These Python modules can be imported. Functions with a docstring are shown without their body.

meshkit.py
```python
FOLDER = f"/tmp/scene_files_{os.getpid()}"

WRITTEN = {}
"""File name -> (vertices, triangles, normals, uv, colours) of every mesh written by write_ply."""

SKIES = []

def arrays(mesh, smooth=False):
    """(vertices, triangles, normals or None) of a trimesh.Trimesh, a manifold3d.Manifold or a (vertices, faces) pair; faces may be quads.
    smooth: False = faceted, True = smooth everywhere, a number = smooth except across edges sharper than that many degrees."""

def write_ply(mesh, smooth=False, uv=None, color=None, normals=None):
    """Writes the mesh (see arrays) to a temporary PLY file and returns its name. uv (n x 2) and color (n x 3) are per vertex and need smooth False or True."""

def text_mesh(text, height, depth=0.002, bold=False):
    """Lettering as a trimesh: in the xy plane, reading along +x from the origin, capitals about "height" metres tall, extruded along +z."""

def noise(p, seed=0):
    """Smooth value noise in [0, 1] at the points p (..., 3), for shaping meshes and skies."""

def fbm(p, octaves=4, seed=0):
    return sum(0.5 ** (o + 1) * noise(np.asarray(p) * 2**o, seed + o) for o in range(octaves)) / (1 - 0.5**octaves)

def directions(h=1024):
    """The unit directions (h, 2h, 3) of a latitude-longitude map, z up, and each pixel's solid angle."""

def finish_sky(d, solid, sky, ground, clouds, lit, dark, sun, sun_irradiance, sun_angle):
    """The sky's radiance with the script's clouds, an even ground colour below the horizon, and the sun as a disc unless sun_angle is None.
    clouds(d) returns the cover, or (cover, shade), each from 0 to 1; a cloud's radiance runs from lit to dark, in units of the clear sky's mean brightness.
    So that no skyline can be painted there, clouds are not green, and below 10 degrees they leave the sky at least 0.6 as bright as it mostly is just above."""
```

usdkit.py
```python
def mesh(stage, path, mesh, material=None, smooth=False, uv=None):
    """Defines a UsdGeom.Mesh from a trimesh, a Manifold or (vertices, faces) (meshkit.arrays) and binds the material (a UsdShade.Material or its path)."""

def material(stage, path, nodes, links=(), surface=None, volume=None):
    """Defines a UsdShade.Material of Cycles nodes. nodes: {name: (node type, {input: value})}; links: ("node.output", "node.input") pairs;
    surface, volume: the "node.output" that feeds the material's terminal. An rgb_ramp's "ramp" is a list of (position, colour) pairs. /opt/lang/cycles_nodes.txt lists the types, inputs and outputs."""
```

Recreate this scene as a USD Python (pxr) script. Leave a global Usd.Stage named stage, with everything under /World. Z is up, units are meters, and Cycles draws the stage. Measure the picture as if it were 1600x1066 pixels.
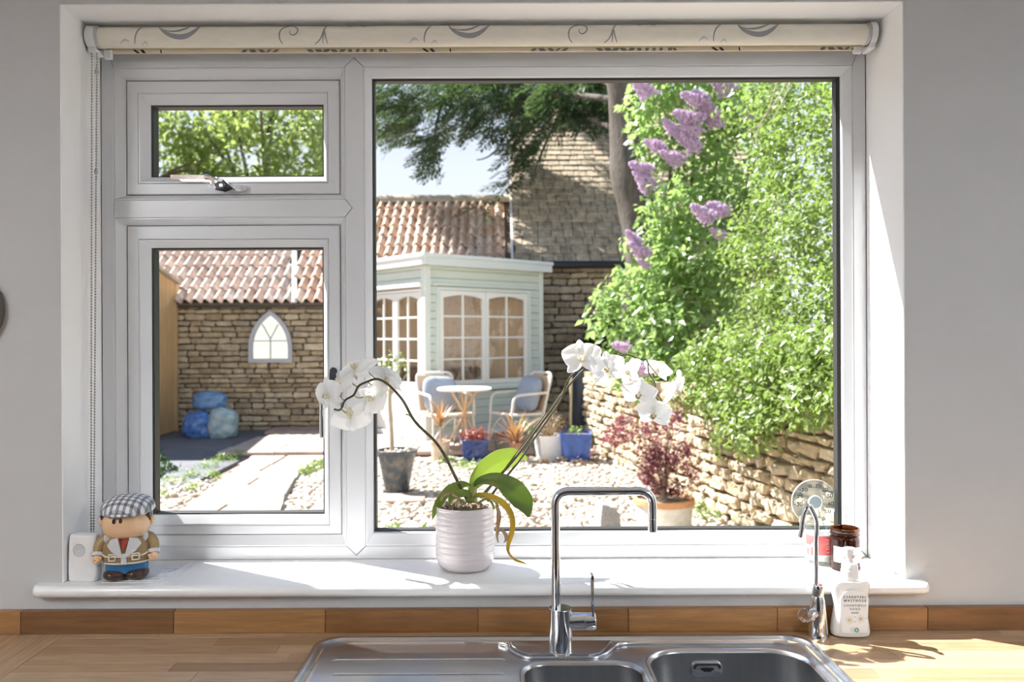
import math, random
import numpy as np, trimesh, usdkit, meshkit
from shapely.geometry import Polygon, Point, box as sbox
from shapely.ops import unary_union
from pxr import Usd, UsdGeom, UsdLux, UsdShade, Sdf, Gf, Vt

stage = Usd.Stage.CreateInMemory()
UsdGeom.SetStageUpAxis(stage, UsdGeom.Tokens.z)
UsdGeom.SetStageMetersPerUnit(stage, 1.0)
UsdGeom.Xform.Define(stage, '/World')
UsdGeom.Scope.Define(stage, '/World/Looks')
rng = np.random.default_rng(7)

# ---------------------------------------------------------------- camera
CAM_Y, CAM_Z, FPX, VX, VY, ROLL = -1.7, 1.53, 1258.0, 778.0, 525.0, 0.0045
cam = UsdGeom.Camera.Define(stage, '/World/camera')
cam.CreateHorizontalApertureAttr(36.0); cam.CreateVerticalApertureAttr(36.0 * 1066 / 1600)
cam.CreateFocalLengthAttr(36.0 * FPX / 1600)
cam.CreateHorizontalApertureOffsetAttr((800 - VX) / 1600 * 36.0)
cam.CreateVerticalApertureOffsetAttr((VY - 533) / 1600 * 36.0)
cam.CreateClippingRangeAttr(Gf.Vec2f(0.05, 500))
cam.CreateFStopAttr(4.6); cam.CreateFocusDistanceAttr(1.79)
cr, sr = math.cos(ROLL), math.sin(ROLL)
cam.AddTransformOp().Set(Gf.Matrix4d(cr, 0, -sr, 0, sr, 0, cr, 0, 0, -1, 0, 0, 0, CAM_Y, CAM_Z, 1))
cam.CreateExposureAttr(0.0)

# ---------------------------------------------------------------- sky and sun
SUN = np.array([-.862, .507, 1.217]); SUN /= np.linalg.norm(SUN)      # towards the sun
usdkit.material(stage, '/World/Looks/sky', {
    "tc": ("texture_coordinate", {}), "sep": ("separate_xyz", {}),
    "ramp": ("rgb_ramp", {"ramp": [(0.0, (.92, .95, 1.0)), (.2, (.80, .88, .99)), (.4, (.44, .60, .88)), (.7, (.19, .33, .66)), (1.0, (.13, .25, .56))]}),
    "n": ("noise_texture", {"scale": 2.2, "detail": 6, "roughness": .6}),
    "cl": ("rgb_ramp", {"ramp": [(0.0, (0, 0, 0)), (.55, (0, 0, 0)), (.8, (.3, .3, .3)), (1, (.35, .35, .35))]}),
    "mx": ("mix", {"color2": (1.0, 1.0, 1.0)}), "bg": ("background_shader", {"strength": 1.12})},
    [("tc.generated", "sep.vector"), ("sep.z", "ramp.fac"), ("tc.generated", "n.vector"), ("n.fac", "cl.fac"),
     ("cl.color", "mx.fac"), ("ramp.color", "mx.color1"), ("mx.color", "bg.color")], surface="bg.background")
dome = UsdLux.DomeLight.Define(stage, '/World/sky_light')
dome.CreateIntensityAttr(1.0)
UsdShade.MaterialBindingAPI.Apply(dome.GetPrim()).Bind(UsdShade.Material.Get(stage, '/World/Looks/sky'))
sun = UsdLux.DistantLight.Define(stage, '/World/sun')
sun.CreateIntensityAttr(4.3); sun.CreateNormalizeAttr(True); sun.CreateAngleAttr(0.53); sun.CreateColorAttr(Gf.Vec3f(1.0, .985, .96))
def look_rot(z):                                                        # rows of a frame whose +z is z
    z = np.asarray(z, float) / np.linalg.norm(z); a = np.array([0, 0, 1.0]) if abs(z[2]) < .9 else np.array([1.0, 0, 0])
    x = np.cross(a, z); x /= np.linalg.norm(x); return np.array([x, np.cross(z, x), z])
_r = look_rot(SUN)
sun.AddTransformOp().Set(Gf.Matrix4d(*_r[0], 0, *_r[1], 0, *_r[2], 0, 0, 0, 0, 1))
ADDED_FILL = 36.0                                                     # radiance of the added fill panels under the ceiling, out of view

# ---------------------------------------------------------------- helpers: scene
USED = {}
def uniq(parent, name):
    k = (parent, name); n = USED.get(k, 0); USED[k] = n + 1
    return f"{parent}/{name}" if n == 0 else f"{parent}/{name}_{n:03d}"
def props(path, label=None, cat=None, group=None, kind=None):
    p = stage.GetPrimAtPath(path)
    for k, v in (('label', label), ('category', cat), ('group', group), ('kind', kind)):
        if v: p.SetCustomDataByKey(k, v)
    return path
def thing(name, label, cat=None, loc=(0, 0, 0), rotz=0, group=None, kind=None, scale=None):
    path = uniq('/World', name); x = UsdGeom.Xform.Define(stage, path)
    x.AddTranslateOp().Set(Gf.Vec3d(*map(float, loc))); x.AddRotateZOp().Set(float(rotz))
    if scale: x.AddScaleOp().Set(Gf.Vec3f(*map(float, scale)))
    return props(path, label, cat, group, kind)
def part(parent, name, m, material, smooth=False, label=None, kind=None):
    path = uniq(parent, name)
    usdkit.mesh(stage, path, m, '/World/Looks/' + material, smooth=smooth)
    return props(path, label, None, None, kind)
def single(name, m, material, label, cat=None, smooth=False, group=None, kind=None):
    path = part('/World', name, m, material, smooth); return props(path, label, cat, group, kind)
def copy_of(src, name, label, cat, loc, rotz=0, group=None, scale=None):
    path = uniq('/World', name); x = UsdGeom.Xform.Define(stage, path)
    x.GetPrim().GetReferences().AddInternalReference(src); x.GetPrim().SetInstanceable(True)
    x.ClearXformOpOrder()
    x.AddTranslateOp().Set(Gf.Vec3d(*map(float, loc))); x.AddRotateZOp().Set(float(rotz))
    if scale: x.AddScaleOp().Set(Gf.Vec3f(*map(float, scale)))
    return props(path, label, cat, group)
def W(px, py, d):                                                       # measured pixel + distance -> point of the place
    dx, dy = px - VX, VY - py
    return np.array([(dx * cr + dy * sr) * d / FPX, d + CAM_Y, CAM_Z + (-dx * sr + dy * cr) * d / FPX])
def proj(p):
    p = np.asarray(p, float); d = p[..., 1] - CAM_Y; X, Z = p[..., 0] / d * FPX, (p[..., 2] - CAM_Z) / d * FPX
    return VX + X * cr - Z * sr, VY - (X * sr + Z * cr)

# ---------------------------------------------------------------- helpers: meshes are (vertices, triangles)
def join(ms):
    vs, fs, n = [], [], 0
    for v, f in ms:
        vs.append(np.asarray(v, float)); fs.append(np.asarray(f, int) + n); n += len(v)
    return np.vstack(vs), np.vstack(fs)
def tm(t): return np.array(t.vertices), np.array(t.faces)
def move(m, loc=(0, 0, 0), rot=None, scale=1.0):
    v = np.asarray(m[0], float) * np.asarray(scale)
    if rot is not None: v = v @ np.asarray(rot).T
    return v + np.asarray(loc, float), m[1]
def R(ax=0, ay=0, az=0):
    ax, ay, az = map(math.radians, (ax, ay, az)); c, s = math.cos, math.sin
    return (np.array([[c(az), -s(az), 0], [s(az), c(az), 0], [0, 0, 1]]) @ np.array([[c(ay), 0, s(ay)], [0, 1, 0], [-s(ay), 0, c(ay)]])
            @ np.array([[1, 0, 0], [0, c(ax), -s(ax)], [0, s(ax), c(ax)]]))
_BF = np.array([[0, 2, 1], [1, 2, 3], [4, 5, 6], [5, 7, 6], [0, 1, 4], [1, 5, 4], [2, 6, 3], [3, 6, 7], [0, 4, 2], [2, 4, 6], [1, 3, 5], [3, 7, 5]])
def bx(x0, x1, y0, y1, z0, z1):
    return np.array([[x, y, z] for z in (z0, z1) for y in (y0, y1) for x in (x0, x1)], float), _BF
def cb(x0, x1, y0, y1, z0, z1, c=.003):                                 # box with chamfered edges
    P = []
    for sx in (0, 1):
        for sy in (0, 1):
            for sz in (0, 1):
                p = [(x0, x1)[sx], (y0, y1)[sy], (z0, z1)[sz]]; s = [1 - 2 * sx, 1 - 2 * sy, 1 - 2 * sz]
                for k in range(3):
                    q = [p[i] + s[i] * c * (i != k) for i in range(3)]; P.append(q)
    return hull(P)
def hull(P): return tm(trimesh.convex.convex_hull(np.asarray(P, float)))
def sph(r=1.0, loc=(0, 0, 0), sub=2, rot=None):
    return move(tm(trimesh.creation.icosphere(subdivisions=sub)), loc, rot, r)
def lathe(prof, k=32, loc=(0, 0, 0), rot=None):
    prof = np.asarray(prof, float); a = np.arange(k) * 2 * np.pi / k; v, idx = [], []
    for r, z in prof:
        if r < 1e-9: idx.append([len(v)] * k); v.append([0, 0, z])
        else:
            idx.append(list(range(len(v), len(v) + k))); v += [[r * math.cos(t), r * math.sin(t), z] for t in a]
    f = []
    for i in range(len(prof) - 1):
        A, B = idx[i], idx[i + 1]
        for j in range(k):
            a0, a1, b0, b1 = A[j], A[(j + 1) % k], B[j], B[(j + 1) % k]
            if a0 != a1: f.append([a0, a1, b0])
            if b0 != b1: f.append([a1, b1, b0])
    return move((np.array(v), np.array(f)), loc, rot)
def loft(loops, cap0=False, cap1=False):                                # closed loops of equal length
    L = [np.asarray(l, float) for l in loops]; n = len(L[0]); v = np.vstack(L); f = []
    for i in range(len(L) - 1):
        for j in range(n):
            a, b = i * n + j, i * n + (j + 1) % n
            f += [[a, b, a + n], [b, b + n, a + n]]
    for on, i in ((cap0, 0), (cap1, len(L) - 1)):
        if on:
            v = np.vstack([v, L[i].mean(0)]); c = len(v) - 1
            f += [[i * n + j, c, i * n + (j + 1) % n] if i == 0 else [i * n + j, i * n + (j + 1) % n, c] for j in range(n)]
    return v, np.array(f)
def tube(P, r, k=8, caps=True, flat=None):                              # swept along P; flat=(a, b) scales the section
    P = np.asarray(P, float); n = len(P); r = np.broadcast_to(np.asarray(r, float), n)
    T = np.gradient(P, axis=0); T /= np.linalg.norm(T, axis=1, keepdims=True) + 1e-12
    u = np.cross(T[0], [0, 0, 1.0]);
    if np.linalg.norm(u) < .2: u = np.cross(T[0], [0, 1.0, 0])
    loops = []; a = np.arange(k) * 2 * np.pi / k; fa, fb = flat or (1, 1)
    for i in range(n):
        u = u - T[i] * (u @ T[i]); u /= np.linalg.norm(u); w = np.cross(T[i], u)
        loops.append(P[i] + r[i] * (np.outer(np.cos(a) * fa, u) + np.outer(np.sin(a) * fb, w)))
    return loft(loops, caps, caps)
def spline(P, n=24):
    from scipy.interpolate import CubicSpline
    P = np.asarray(P, float); t = np.r_[0, np.cumsum(np.linalg.norm(np.diff(P[:, :3], axis=0), axis=1))]
    return CubicSpline(t, P)(np.linspace(0, t[-1], n))
def bend(P, rad, n=6):                                                  # polyline with rounded corners
    P = np.asarray(P, float); out = [P[0]]
    for i in range(1, len(P) - 1):
        a, b = P[i - 1] - P[i], P[i + 1] - P[i]; la, lb = np.linalg.norm(a), np.linalg.norm(b); q = min(rad, la * .48, lb * .48)
        A, B = P[i] + a / la * q, P[i] + b / lb * q
        for t in np.linspace(0, 1, n): out.append((1 - t) ** 2 * A + 2 * t * (1 - t) * P[i] + t * t * B)
    return np.array(out + [P[-1]])
def ext(poly, z0, z1):                                                  # shapely polygon, extruded along z
    ms = [tm(trimesh.creation.extrude_polygon(g, z1 - z0, engine='earcut')) for g in getattr(poly, 'geoms', [poly])]
    return move(join(ms), (0, 0, z0))
def ext_y(poly, y0, y1):                                                # polygon in x,z, extruded along y
    v, f = ext(poly, -y1, -y0); return np.c_[v[:, 0], -v[:, 2], v[:, 1]], f
def rr(x0, x1, y0, y1, r, z=0, n=6):                                    # rounded rectangle loop
    out = []
    for cx, cy, a0 in ((x1 - r, y1 - r, 0), (x0 + r, y1 - r, 90), (x0 + r, y0 + r, 180), (x1 - r, y0 + r, 270)):
        for t in np.linspace(a0, a0 + 90, n): out.append([cx + r * math.cos(math.radians(t)), cy + r * math.sin(math.radians(t)), z])
    return np.array(out)
def scatter(m, loc, rot, sc):                                           # one mesh of many copies: loc (n,3), rot (n,3,3), sc (n,) or (n,3)
    v, f = np.asarray(m[0], float), np.asarray(m[1]); n = len(loc); sc = np.asarray(sc, float)
    s = sc[:, None, None] if sc.ndim == 1 else sc[:, None, :]
    V = np.einsum('nij,nvj->nvi', rot, v[None] * s) + np.asarray(loc)[:, None, :]
    F = f[None] + (np.arange(n) * len(v))[:, None, None]
    return V.reshape(-1, 3), F.reshape(-1, 3)
def frames(z, spin):                                                    # rotation matrices whose third column is z, spun about it
    z = z / np.linalg.norm(z, axis=1, keepdims=True); a = np.where(np.abs(z[:, 2:3]) < .9, [[0, 0, 1.0]], [[1.0, 0, 0]])
    x = np.cross(a, z); x /= np.linalg.norm(x, axis=1, keepdims=True); y = np.cross(z, x); c, s = np.cos(spin)[:, None], np.sin(spin)[:, None]
    return np.stack([x * c + y * s, -x * s + y * c, z], 2)
def text(s, height, depth=.0004, bold=False):
    m = tm(meshkit.text_mesh(s, height, depth, bold)); x = m[0][:, 0]; return move(m, (-(x.min() + x.max()) / 2, 0, 0))
FACE = np.array([[1, 0, 0], [0, 0, -1], [0, 1, 0]], float)             # x right, y up -> x right, z up, front towards -y

# ---------------------------------------------------------------- materials
def mat(name, c1, c2=None, scale=6, rough=.5, metal=0, rnd=None, bump=0, bscale=60, stretch=(1, 1, 1), detail=4, contrast=(.3, .7), spec=.5, extra=None, rough2=None):
    N = {"p": ("principled_bsdf", {"base_color": c1, "roughness": rough, "metallic": metal, "specular_ior_level": spec, **(extra or {})})}; L = []; col = None
    if rnd or c2 or bump: N["g"] = ("geometry", {}); N["m"] = ("mapping", {"scale": stretch}); L.append(("g.position", "m.vector"))
    if rnd:
        N["oi"] = ("object_info", {}); N["rr"] = ("rgb_ramp", {"ramp": rnd}); L.append(("oi.random", "rr.fac")); col = "rr.color"
    if c2:
        N["n"] = ("noise_texture", {"scale": scale, "detail": detail, "roughness": .6}); L.append(("m.vector", "n.vector"))
        if rnd:
            N["rp"] = ("rgb_ramp", {"ramp": [(contrast[0], c1), (contrast[1], c2)]}); N["mx"] = ("mix", {"mix_type": "multiply", "fac": 1.0})
            L += [("n.fac", "rp.fac"), (col, "mx.color1"), ("rp.color", "mx.color2")]; col = "mx.color"
        else:
            N["rp"] = ("rgb_ramp", {"ramp": [(contrast[0], c1), (contrast[1], c2)]}); L.append(("n.fac", "rp.fac")); col = "rp.color"
    if col: L.append((col, "p.base_color"))
    if bump:
        N["bn"] = ("noise_texture", {"scale": bscale, "detail": 5}); N["b"] = ("bump", {"strength": 1.0, "distance": bump})
        L += [("m.vector", "bn.vector"), ("bn.fac", "b.height"), ("b.normal", "p.normal")]
    usdkit.material(stage, '/World/Looks/' + name, N, L, surface="p.BSDF")
def leafmat(name, stops, trans=.45, rough=.35, spec=.5, tcol=None):    # leaves: principled + translucent, tone varies leaf by leaf
    t = tcol or [(p, (min(1, c[0] * 1.3), min(1, c[1] * 1.35), c[2] * .7)) for p, c in stops]
    usdkit.material(stage, '/World/Looks/' + name, {
        "g": ("geometry", {}), "r": ("rgb_ramp", {"ramp": stops}), "r2": ("rgb_ramp", {"ramp": t}),
        "p": ("principled_bsdf", {"roughness": rough, "specular_ior_level": spec}), "t": ("translucent_bsdf", {}), "mx": ("mix_closure", {"fac": trans})},
        [("g.random_per_island", "r.fac"), ("g.random_per_island", "r2.fac"), ("r.color", "p.base_color"), ("r2.color", "t.color"), ("p.BSDF", "mx.closure1"), ("t.BSDF", "mx.closure2")], surface="mx.closure")
def panemat(name, ior=1.5, tint=(1, 1, 1), rough=0.0):
    usdkit.material(stage, '/World/Looks/' + name, {
        "g": ("geometry", {}), "m": ("math", {"math_type": "multiply_add", "value2": 1 / ior - ior, "value3": ior}), "f": ("fresnel", {}),
        "t": ("transparent_bsdf", {"color": tint}), "s": ("glossy_bsdf", {"color": (1, 1, 1), "roughness": rough}), "mx": ("mix_closure", {})},
        [("g.backfacing", "m.value1"), ("m.value", "f.IOR"), ("f.fac", "mx.fac"), ("t.BSDF", "mx.closure1"), ("s.BSDF", "mx.closure2")], surface="mx.closure")

mat('wall_paint', (.535, .53, .525), (.565, .56, .555), scale=3, rough=.7, bump=.0006, bscale=350)
mat('reveal_paint', (.90, .90, .895), rough=.5, bump=.0004, bscale=150)
mat('ceiling_paint', (.85, .85, .84), rough=.8)
mat('floor_tile', (.15, .13, .11), (.20, .175, .15), rough=.4)
mat('upvc', (.74, .75, .765), rough=.28)
mat('gloss_white', (.87, .87, .86), rough=.22, bump=.0003, bscale=60)
mat('gasket', (.03, .032, .03), rough=.5)
mat('chrome', (.82, .83, .85), rough=.06, metal=1)
mat('dark_plastic', (.02, .02, .022), rough=.3)
mat('steel', (.56, .565, .58), (.64, .645, .66), scale=2, stretch=(1, 60, 60), rough=.24, metal=1, bump=.00012, bscale=14)
mat('steel_bowl', (.36, .365, .375), (.42, .425, .435), scale=2, stretch=(30, 30, 1), rough=.3, metal=1)  # sink steel darkened to carry the shade inside the bowls
mat('cabinet_dark', (.035, .038, .042), rough=.35)
mat('steel_dark', (.10, .10, .105), rough=.35, metal=1)
mat('white_plastic', (.82, .81, .80), rough=.4)
mat('grey_plastic', (.5, .5, .5), rough=.4)
mat('cabinet_paint', (.75, .75, .73), rough=.4)
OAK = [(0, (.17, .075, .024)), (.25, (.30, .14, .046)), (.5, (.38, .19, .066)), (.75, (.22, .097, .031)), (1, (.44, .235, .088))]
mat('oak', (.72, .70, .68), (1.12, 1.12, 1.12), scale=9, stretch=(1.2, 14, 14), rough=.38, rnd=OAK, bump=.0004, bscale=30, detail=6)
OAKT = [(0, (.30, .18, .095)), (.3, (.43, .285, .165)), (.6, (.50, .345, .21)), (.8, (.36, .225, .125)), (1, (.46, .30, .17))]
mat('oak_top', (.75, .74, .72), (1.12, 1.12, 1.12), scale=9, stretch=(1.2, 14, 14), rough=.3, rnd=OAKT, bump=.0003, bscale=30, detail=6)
mat('oak_top_side', (.75, .74, .72), (1.12, 1.12, 1.12), scale=9, stretch=(14, 1.2, 14), rough=.3, rnd=OAKT, bump=.0003, bscale=30, detail=6)
panemat('pane_glass')
# ================================================================ the room
OX0, OX1, OZ0, OZ1 = -.922, .859, 1.013, 2.234                          # the window opening in the wall
FY = .168                                                               # face of the window frame
RX0, RX1, RY0, CZ = -2.1, 2.4, -3.6, 2.42
hole = sbox(OX0, OZ0 - .025, OX1, OZ1)
wall = single('wall_front', ext_y(sbox(RX0, 0, RX1, CZ).difference(hole), 0, .272), 'wall_paint', 'pale grey painted wall around the kitchen window', None, kind='structure')
part(wall, 'reveal_lining', cb(OX0, OX0 + .003, -.001, FY, OZ0, OZ1, .0008), 'reveal_paint', label='white painted plaster side of the window recess')
part(wall, 'reveal_lining', cb(OX1 - .003, OX1, -.001, FY, OZ0, OZ1, .0008), 'reveal_paint', label='white painted plaster side of the window recess')
part(wall, 'reveal_lining', cb(OX0, OX1, -.001, FY, OZ1 - .003, OZ1, .0008), 'reveal_paint', label='white painted plaster head of the window recess')
single('wall_left', bx(RX0 - .1, RX0, RY0, .27, 0, CZ), 'wall_paint', 'pale grey left wall of the kitchen', None, kind='structure')
single('wall_right', bx(RX1, RX1 + .1, RY0, .27, 0, CZ), 'wall_paint', 'pale grey right wall of the kitchen', None, kind='structure')
WQ = (1.62, 2.22, 1.40, 2.36)
single('wall_rear', ext_y(sbox(RX0 - .1, 0, RX1 + .1, CZ).difference(sbox(WQ[0], WQ[2], WQ[1], WQ[3])), RY0 - .1, RY0), 'wall_paint', 'pale grey rear wall of the kitchen', None, kind='structure')
single('ceiling', bx(RX0 - .1, RX1 + .1, RY0 - .1, .27, CZ, CZ + .1), 'ceiling_paint', 'white kitchen ceiling', None, kind='structure')
single('floor', bx(RX0 - .1, RX1 + .1, RY0 - .1, .27, -.1, 0), 'floor_tile', 'stone coloured kitchen floor', None, kind='structure')
usdkit.material(stage, '/World/Looks/added_fill_glow', {"e": ("emission", {"color": (.965, .99, 1.04), "strength": ADDED_FILL})}, [], surface="e.emission")  # glow of the panels added out of view to brighten the kitchen
for x, y, w in [(-1.80, -2.25, 'along the left side of the kitchen'), (2.07, -2.25, 'along the right side of the kitchen')]:
    c = thing('ceiling_light', 'added long ceiling fill panel out of view ' + w, 'ceiling light', (x, y, CZ), group='added ceiling fill panels')
    part(c, 'light_frame', ext(sbox(-.2, -.67, .2, .67).difference(sbox(-.175, -.65, .175, .65)), -.03, 0), 'white_plastic')
    part(c, 'diffuser', bx(-.175, .175, -.65, .65, -.022, -.012), 'added_fill_glow')

mat('render_cream', (.66, .62, .54), (.72, .68, .60), scale=4, rough=.9)
single('wall_exterior', join([bx(-8, RX0 - .1, .02, .27, 0, 5.4), bx(RX1 + .1, 8, .02, .27, 0, 5.4), bx(RX0 - .1, RX1 + .1, .02, .27, CZ + .1, 5.4)]), 'render_cream', 'unseen cream rendered outside walls of the house, reflected in the garden mirror', None, kind='structure')  # out of view, placed for the garden mirror to reflect

w2 = thing('window_2', 'unseen small window in the rear wall, placed for its reflection in the panes', None, kind='structure')  # out of view, placed so its reflection falls in the front panes
part(w2, 'frame', ext_y(sbox(*[WQ[i] for i in (0, 2, 1, 3)]).difference(sbox(WQ[0] + .05, WQ[2] + .05, WQ[1] - .05, WQ[3] - .05)).union(sbox(WQ[0], 1.77, WQ[1], 1.81)), RY0 - .08, RY0 - .02), 'upvc')
for za, zb in ((WQ[2] + .05, 1.77), (1.81, WQ[3] - .05)): part(w2, 'pane', bx(WQ[0] + .05, WQ[1] - .05, RY0 - .055, RY0 - .050, za, zb), 'pane_glass')
single('rear_ground', bx(-45, 45, -60, RY0 - .1, -.1, -.02), 'floor_tile', 'dark paving behind the house', None, kind='structure')
tc_ = thing('tall_cupboard', 'unseen row of charcoal cupboards along the rear wall, darkening the chrome reflections', 'cupboard')  # out of view, gives the chrome something dark to reflect
part(tc_, 'carcass', cb(-1.5, 1.3, RY0 + .004, RY0 + .58, .1, 2.1, .004), 'cabinet_dark'); part(tc_, 'plinth', bx(-1.48, 1.28, RY0 + .01, RY0 + .53, 0, .1), 'cabinet_dark')
for i in range(5):
    q = part(tc_, 'cupboard_door', cb(-1.495 + i * .558, -.945 + i * .558, RY0 + .581, RY0 + .60, .11, 2.09, .003), 'cabinet_dark'); part(q, 'door_handle', tube([(-1.44 + i * .558, RY0 + .63, .9), (-1.44 + i * .558, RY0 + .63, 1.2)], .006, 8), 'chrome')

# window sill board with a rounded nose
nose = [(-.033 + .0125 - .0125 * math.cos(t), OZ0 - .0125 + .0125 * math.sin(t)) for t in np.linspace(-math.pi / 2, math.pi / 2, 11)]
def sill_loop(x, inset=0):
    return np.array([[x, y + inset, z] for y, z in nose] + [[x, 0, OZ0], [x, 0, OZ0 - .025]])
xa, xb = -.972, .897
ms = [loft([sill_loop(xa + .010, .010), sill_loop(xa + .003, .003), sill_loop(xa), sill_loop(xb), sill_loop(xb - -.0, 0), ][:4] + [sill_loop(xb + .003, .003), sill_loop(xb + .010, .010)], True, True)]
ms = [loft([sill_loop(xa, .012), sill_loop(xa + .003, .005), sill_loop(xa + .012), sill_loop(xb - .012), sill_loop(xb - .003, .005), sill_loop(xb, .012)], True, True)]
ms.append(bx(OX0 + .003, OX1 - .003, 0, FY + .03, OZ0 - .025, OZ0))
single('trim_1', join(ms), 'gloss_white', 'white painted window sill board with a rounded nose', None, smooth=40, kind='structure')

# ---------------------------------------------------------------- the window
win = thing('window_1', 'white plastic framed kitchen window with one fixed pane and two opening sashes', None, kind='structure')
s_ = (FY + 1.7) / FPX
def wx(px): return (px - VX) * s_
def wz(py, px=800): return CAM_Z + (VY - py) * s_ - (px - VX) * sr * s_
JL, JR = OX0 + .003, OX1 - .003
f_in = dict(L=wx(179), R=wx(1334), T=wz(104, 700), B=wz(853, 700), ML=wx(540), MR=wx(570), TT=wz(312, 350), TB=wz(340, 350))
FT, FB = OZ1 - .003, OZ0
mid = (f_in['ML'] + f_in['MR']) / 2; tm_ = (f_in['TT'] + f_in['TB']) / 2
hw, hh = (f_in['MR'] - f_in['ML']) / 2, (f_in['TT'] - f_in['TB']) / 2
def member(name, pts, y0=FY, y1=FY + .07, g=.0005):
    p = Polygon(pts).buffer(-g, join_style=2)
    a = np.array(p.exterior.coords)[:-1]; b = np.array(p.buffer(-.0012, join_style=2).exterior.coords)[:-1]
    L = lambda q, y: np.c_[q[:, 0], np.full(len(q), y), q[:, 1]]
    if len(a) != len(b): b = a
    v, f = join([loft([L(a, y1), L(a, y0 + .0012), L(b, y0)]), ext_y(Polygon(b), y0, y0 + .0006)])
    part(win, name, (v, f), 'upvc')
I = f_in
member('frame_jamb', [(JL, FT), (I['L'], I['T']), (I['L'], I['B']), (JL, FB)])
member('frame_jamb', [(JR, FT), (JR, FB), (I['R'], I['B']), (I['R'], I['T'])])
member('frame_head', [(JL, FT), (JR, FT), (I['R'], I['T']), (mid + hw, I['T']), (mid, I['T'] + hw), (mid - hw, I['T']), (I['L'], I['T'])])
member('frame_base', [(JL, FB), (I['L'], I['B']), (mid - hw, I['B']), (mid, I['B'] - hw * .95), (mid + hw, I['B']), (I['R'], I['B']), (JR, FB)])
member('mullion', [(mid, I['T'] + hw), (mid + hw, I['T']), (mid + hw, I['B']), (mid, I['B'] - hw * .95), (mid - hw, I['B']), (mid - hw, I['TB']), (mid - hw + hh * .8, tm_), (mid - hw, I['TT']), (mid - hw, I['T'])])
member('transom', [(I['L'], I['TT']), (mid - hw, I['TT']), (mid - hw + hh * .8, tm_), (mid - hw, I['TB']), (I['L'], I['TB'])])
def rect(x0, x1, z0, z1, y): return np.array([[x0, y, z0], [x1, y, z0], [x1, y, z1], [x0, y, z1]])
def ring(loops):                                                        # mitred ring of four strips between rectangles
    return loft([rect(*l) for l in loops])
GY = FY + .036
# the fixed pane
fx = (mid + hw, I['R'], I['B'], I['T'])
gx = (wx(582), wx(1319), wz(833, 700), wz(119, 700))
bead = (gx[0] - .002, gx[1] + .002, gx[2] - .002, gx[3] + .002)
part(win, 'glazing_bead', ring([(*fx, FY + .069), (fx[0] - .0, fx[1], fx[2], fx[3], FY + .0015), (fx[0] + .003, fx[1] - .003, fx[2] + .003, fx[3] - .003, FY + .0015), (bead[0] - .001, bead[1] + .001, bead[2] - .001, bead[3] + .001, FY + .012), (*bead, FY + .014), (*bead, FY + .045)]), 'upvc')
part(win, 'gasket', ring([(bead[0], bead[1], bead[2], bead[3], GY - .012), (gx[0] + .003, gx[1] - .006, gx[2] + .002, gx[3] - .003, GY - .010), (gx[0] + .003, gx[1] - .006, gx[2] + .002, gx[3] - .003, GY + .012), (bead[0], bead[1], bead[2], bead[3], GY + .014)]), 'gasket', label='black rubber seal around the fixed pane')
part(win, 'pane', bx(bead[0] - .004, bead[1] + .004, bead[2] - .004, bead[3] + .004, GY - .003, GY + .003), 'pane_glass', label='large fixed glass pane')
def sash(name, label, px0, px1, py0, py1, op, glass):
    o = (wx(px0), wx(px1), wz(py1, 350), wz(py0, 350)); g = (wx(glass[0]), wx(glass[1]), wz(glass[3], 350), wz(glass[2], 350)); b = (wx(op[0]), wx(op[1]), wz(op[3], 350), wz(op[2], 350))
    SY = FY + .011
    return o, g, b, SY
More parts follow.
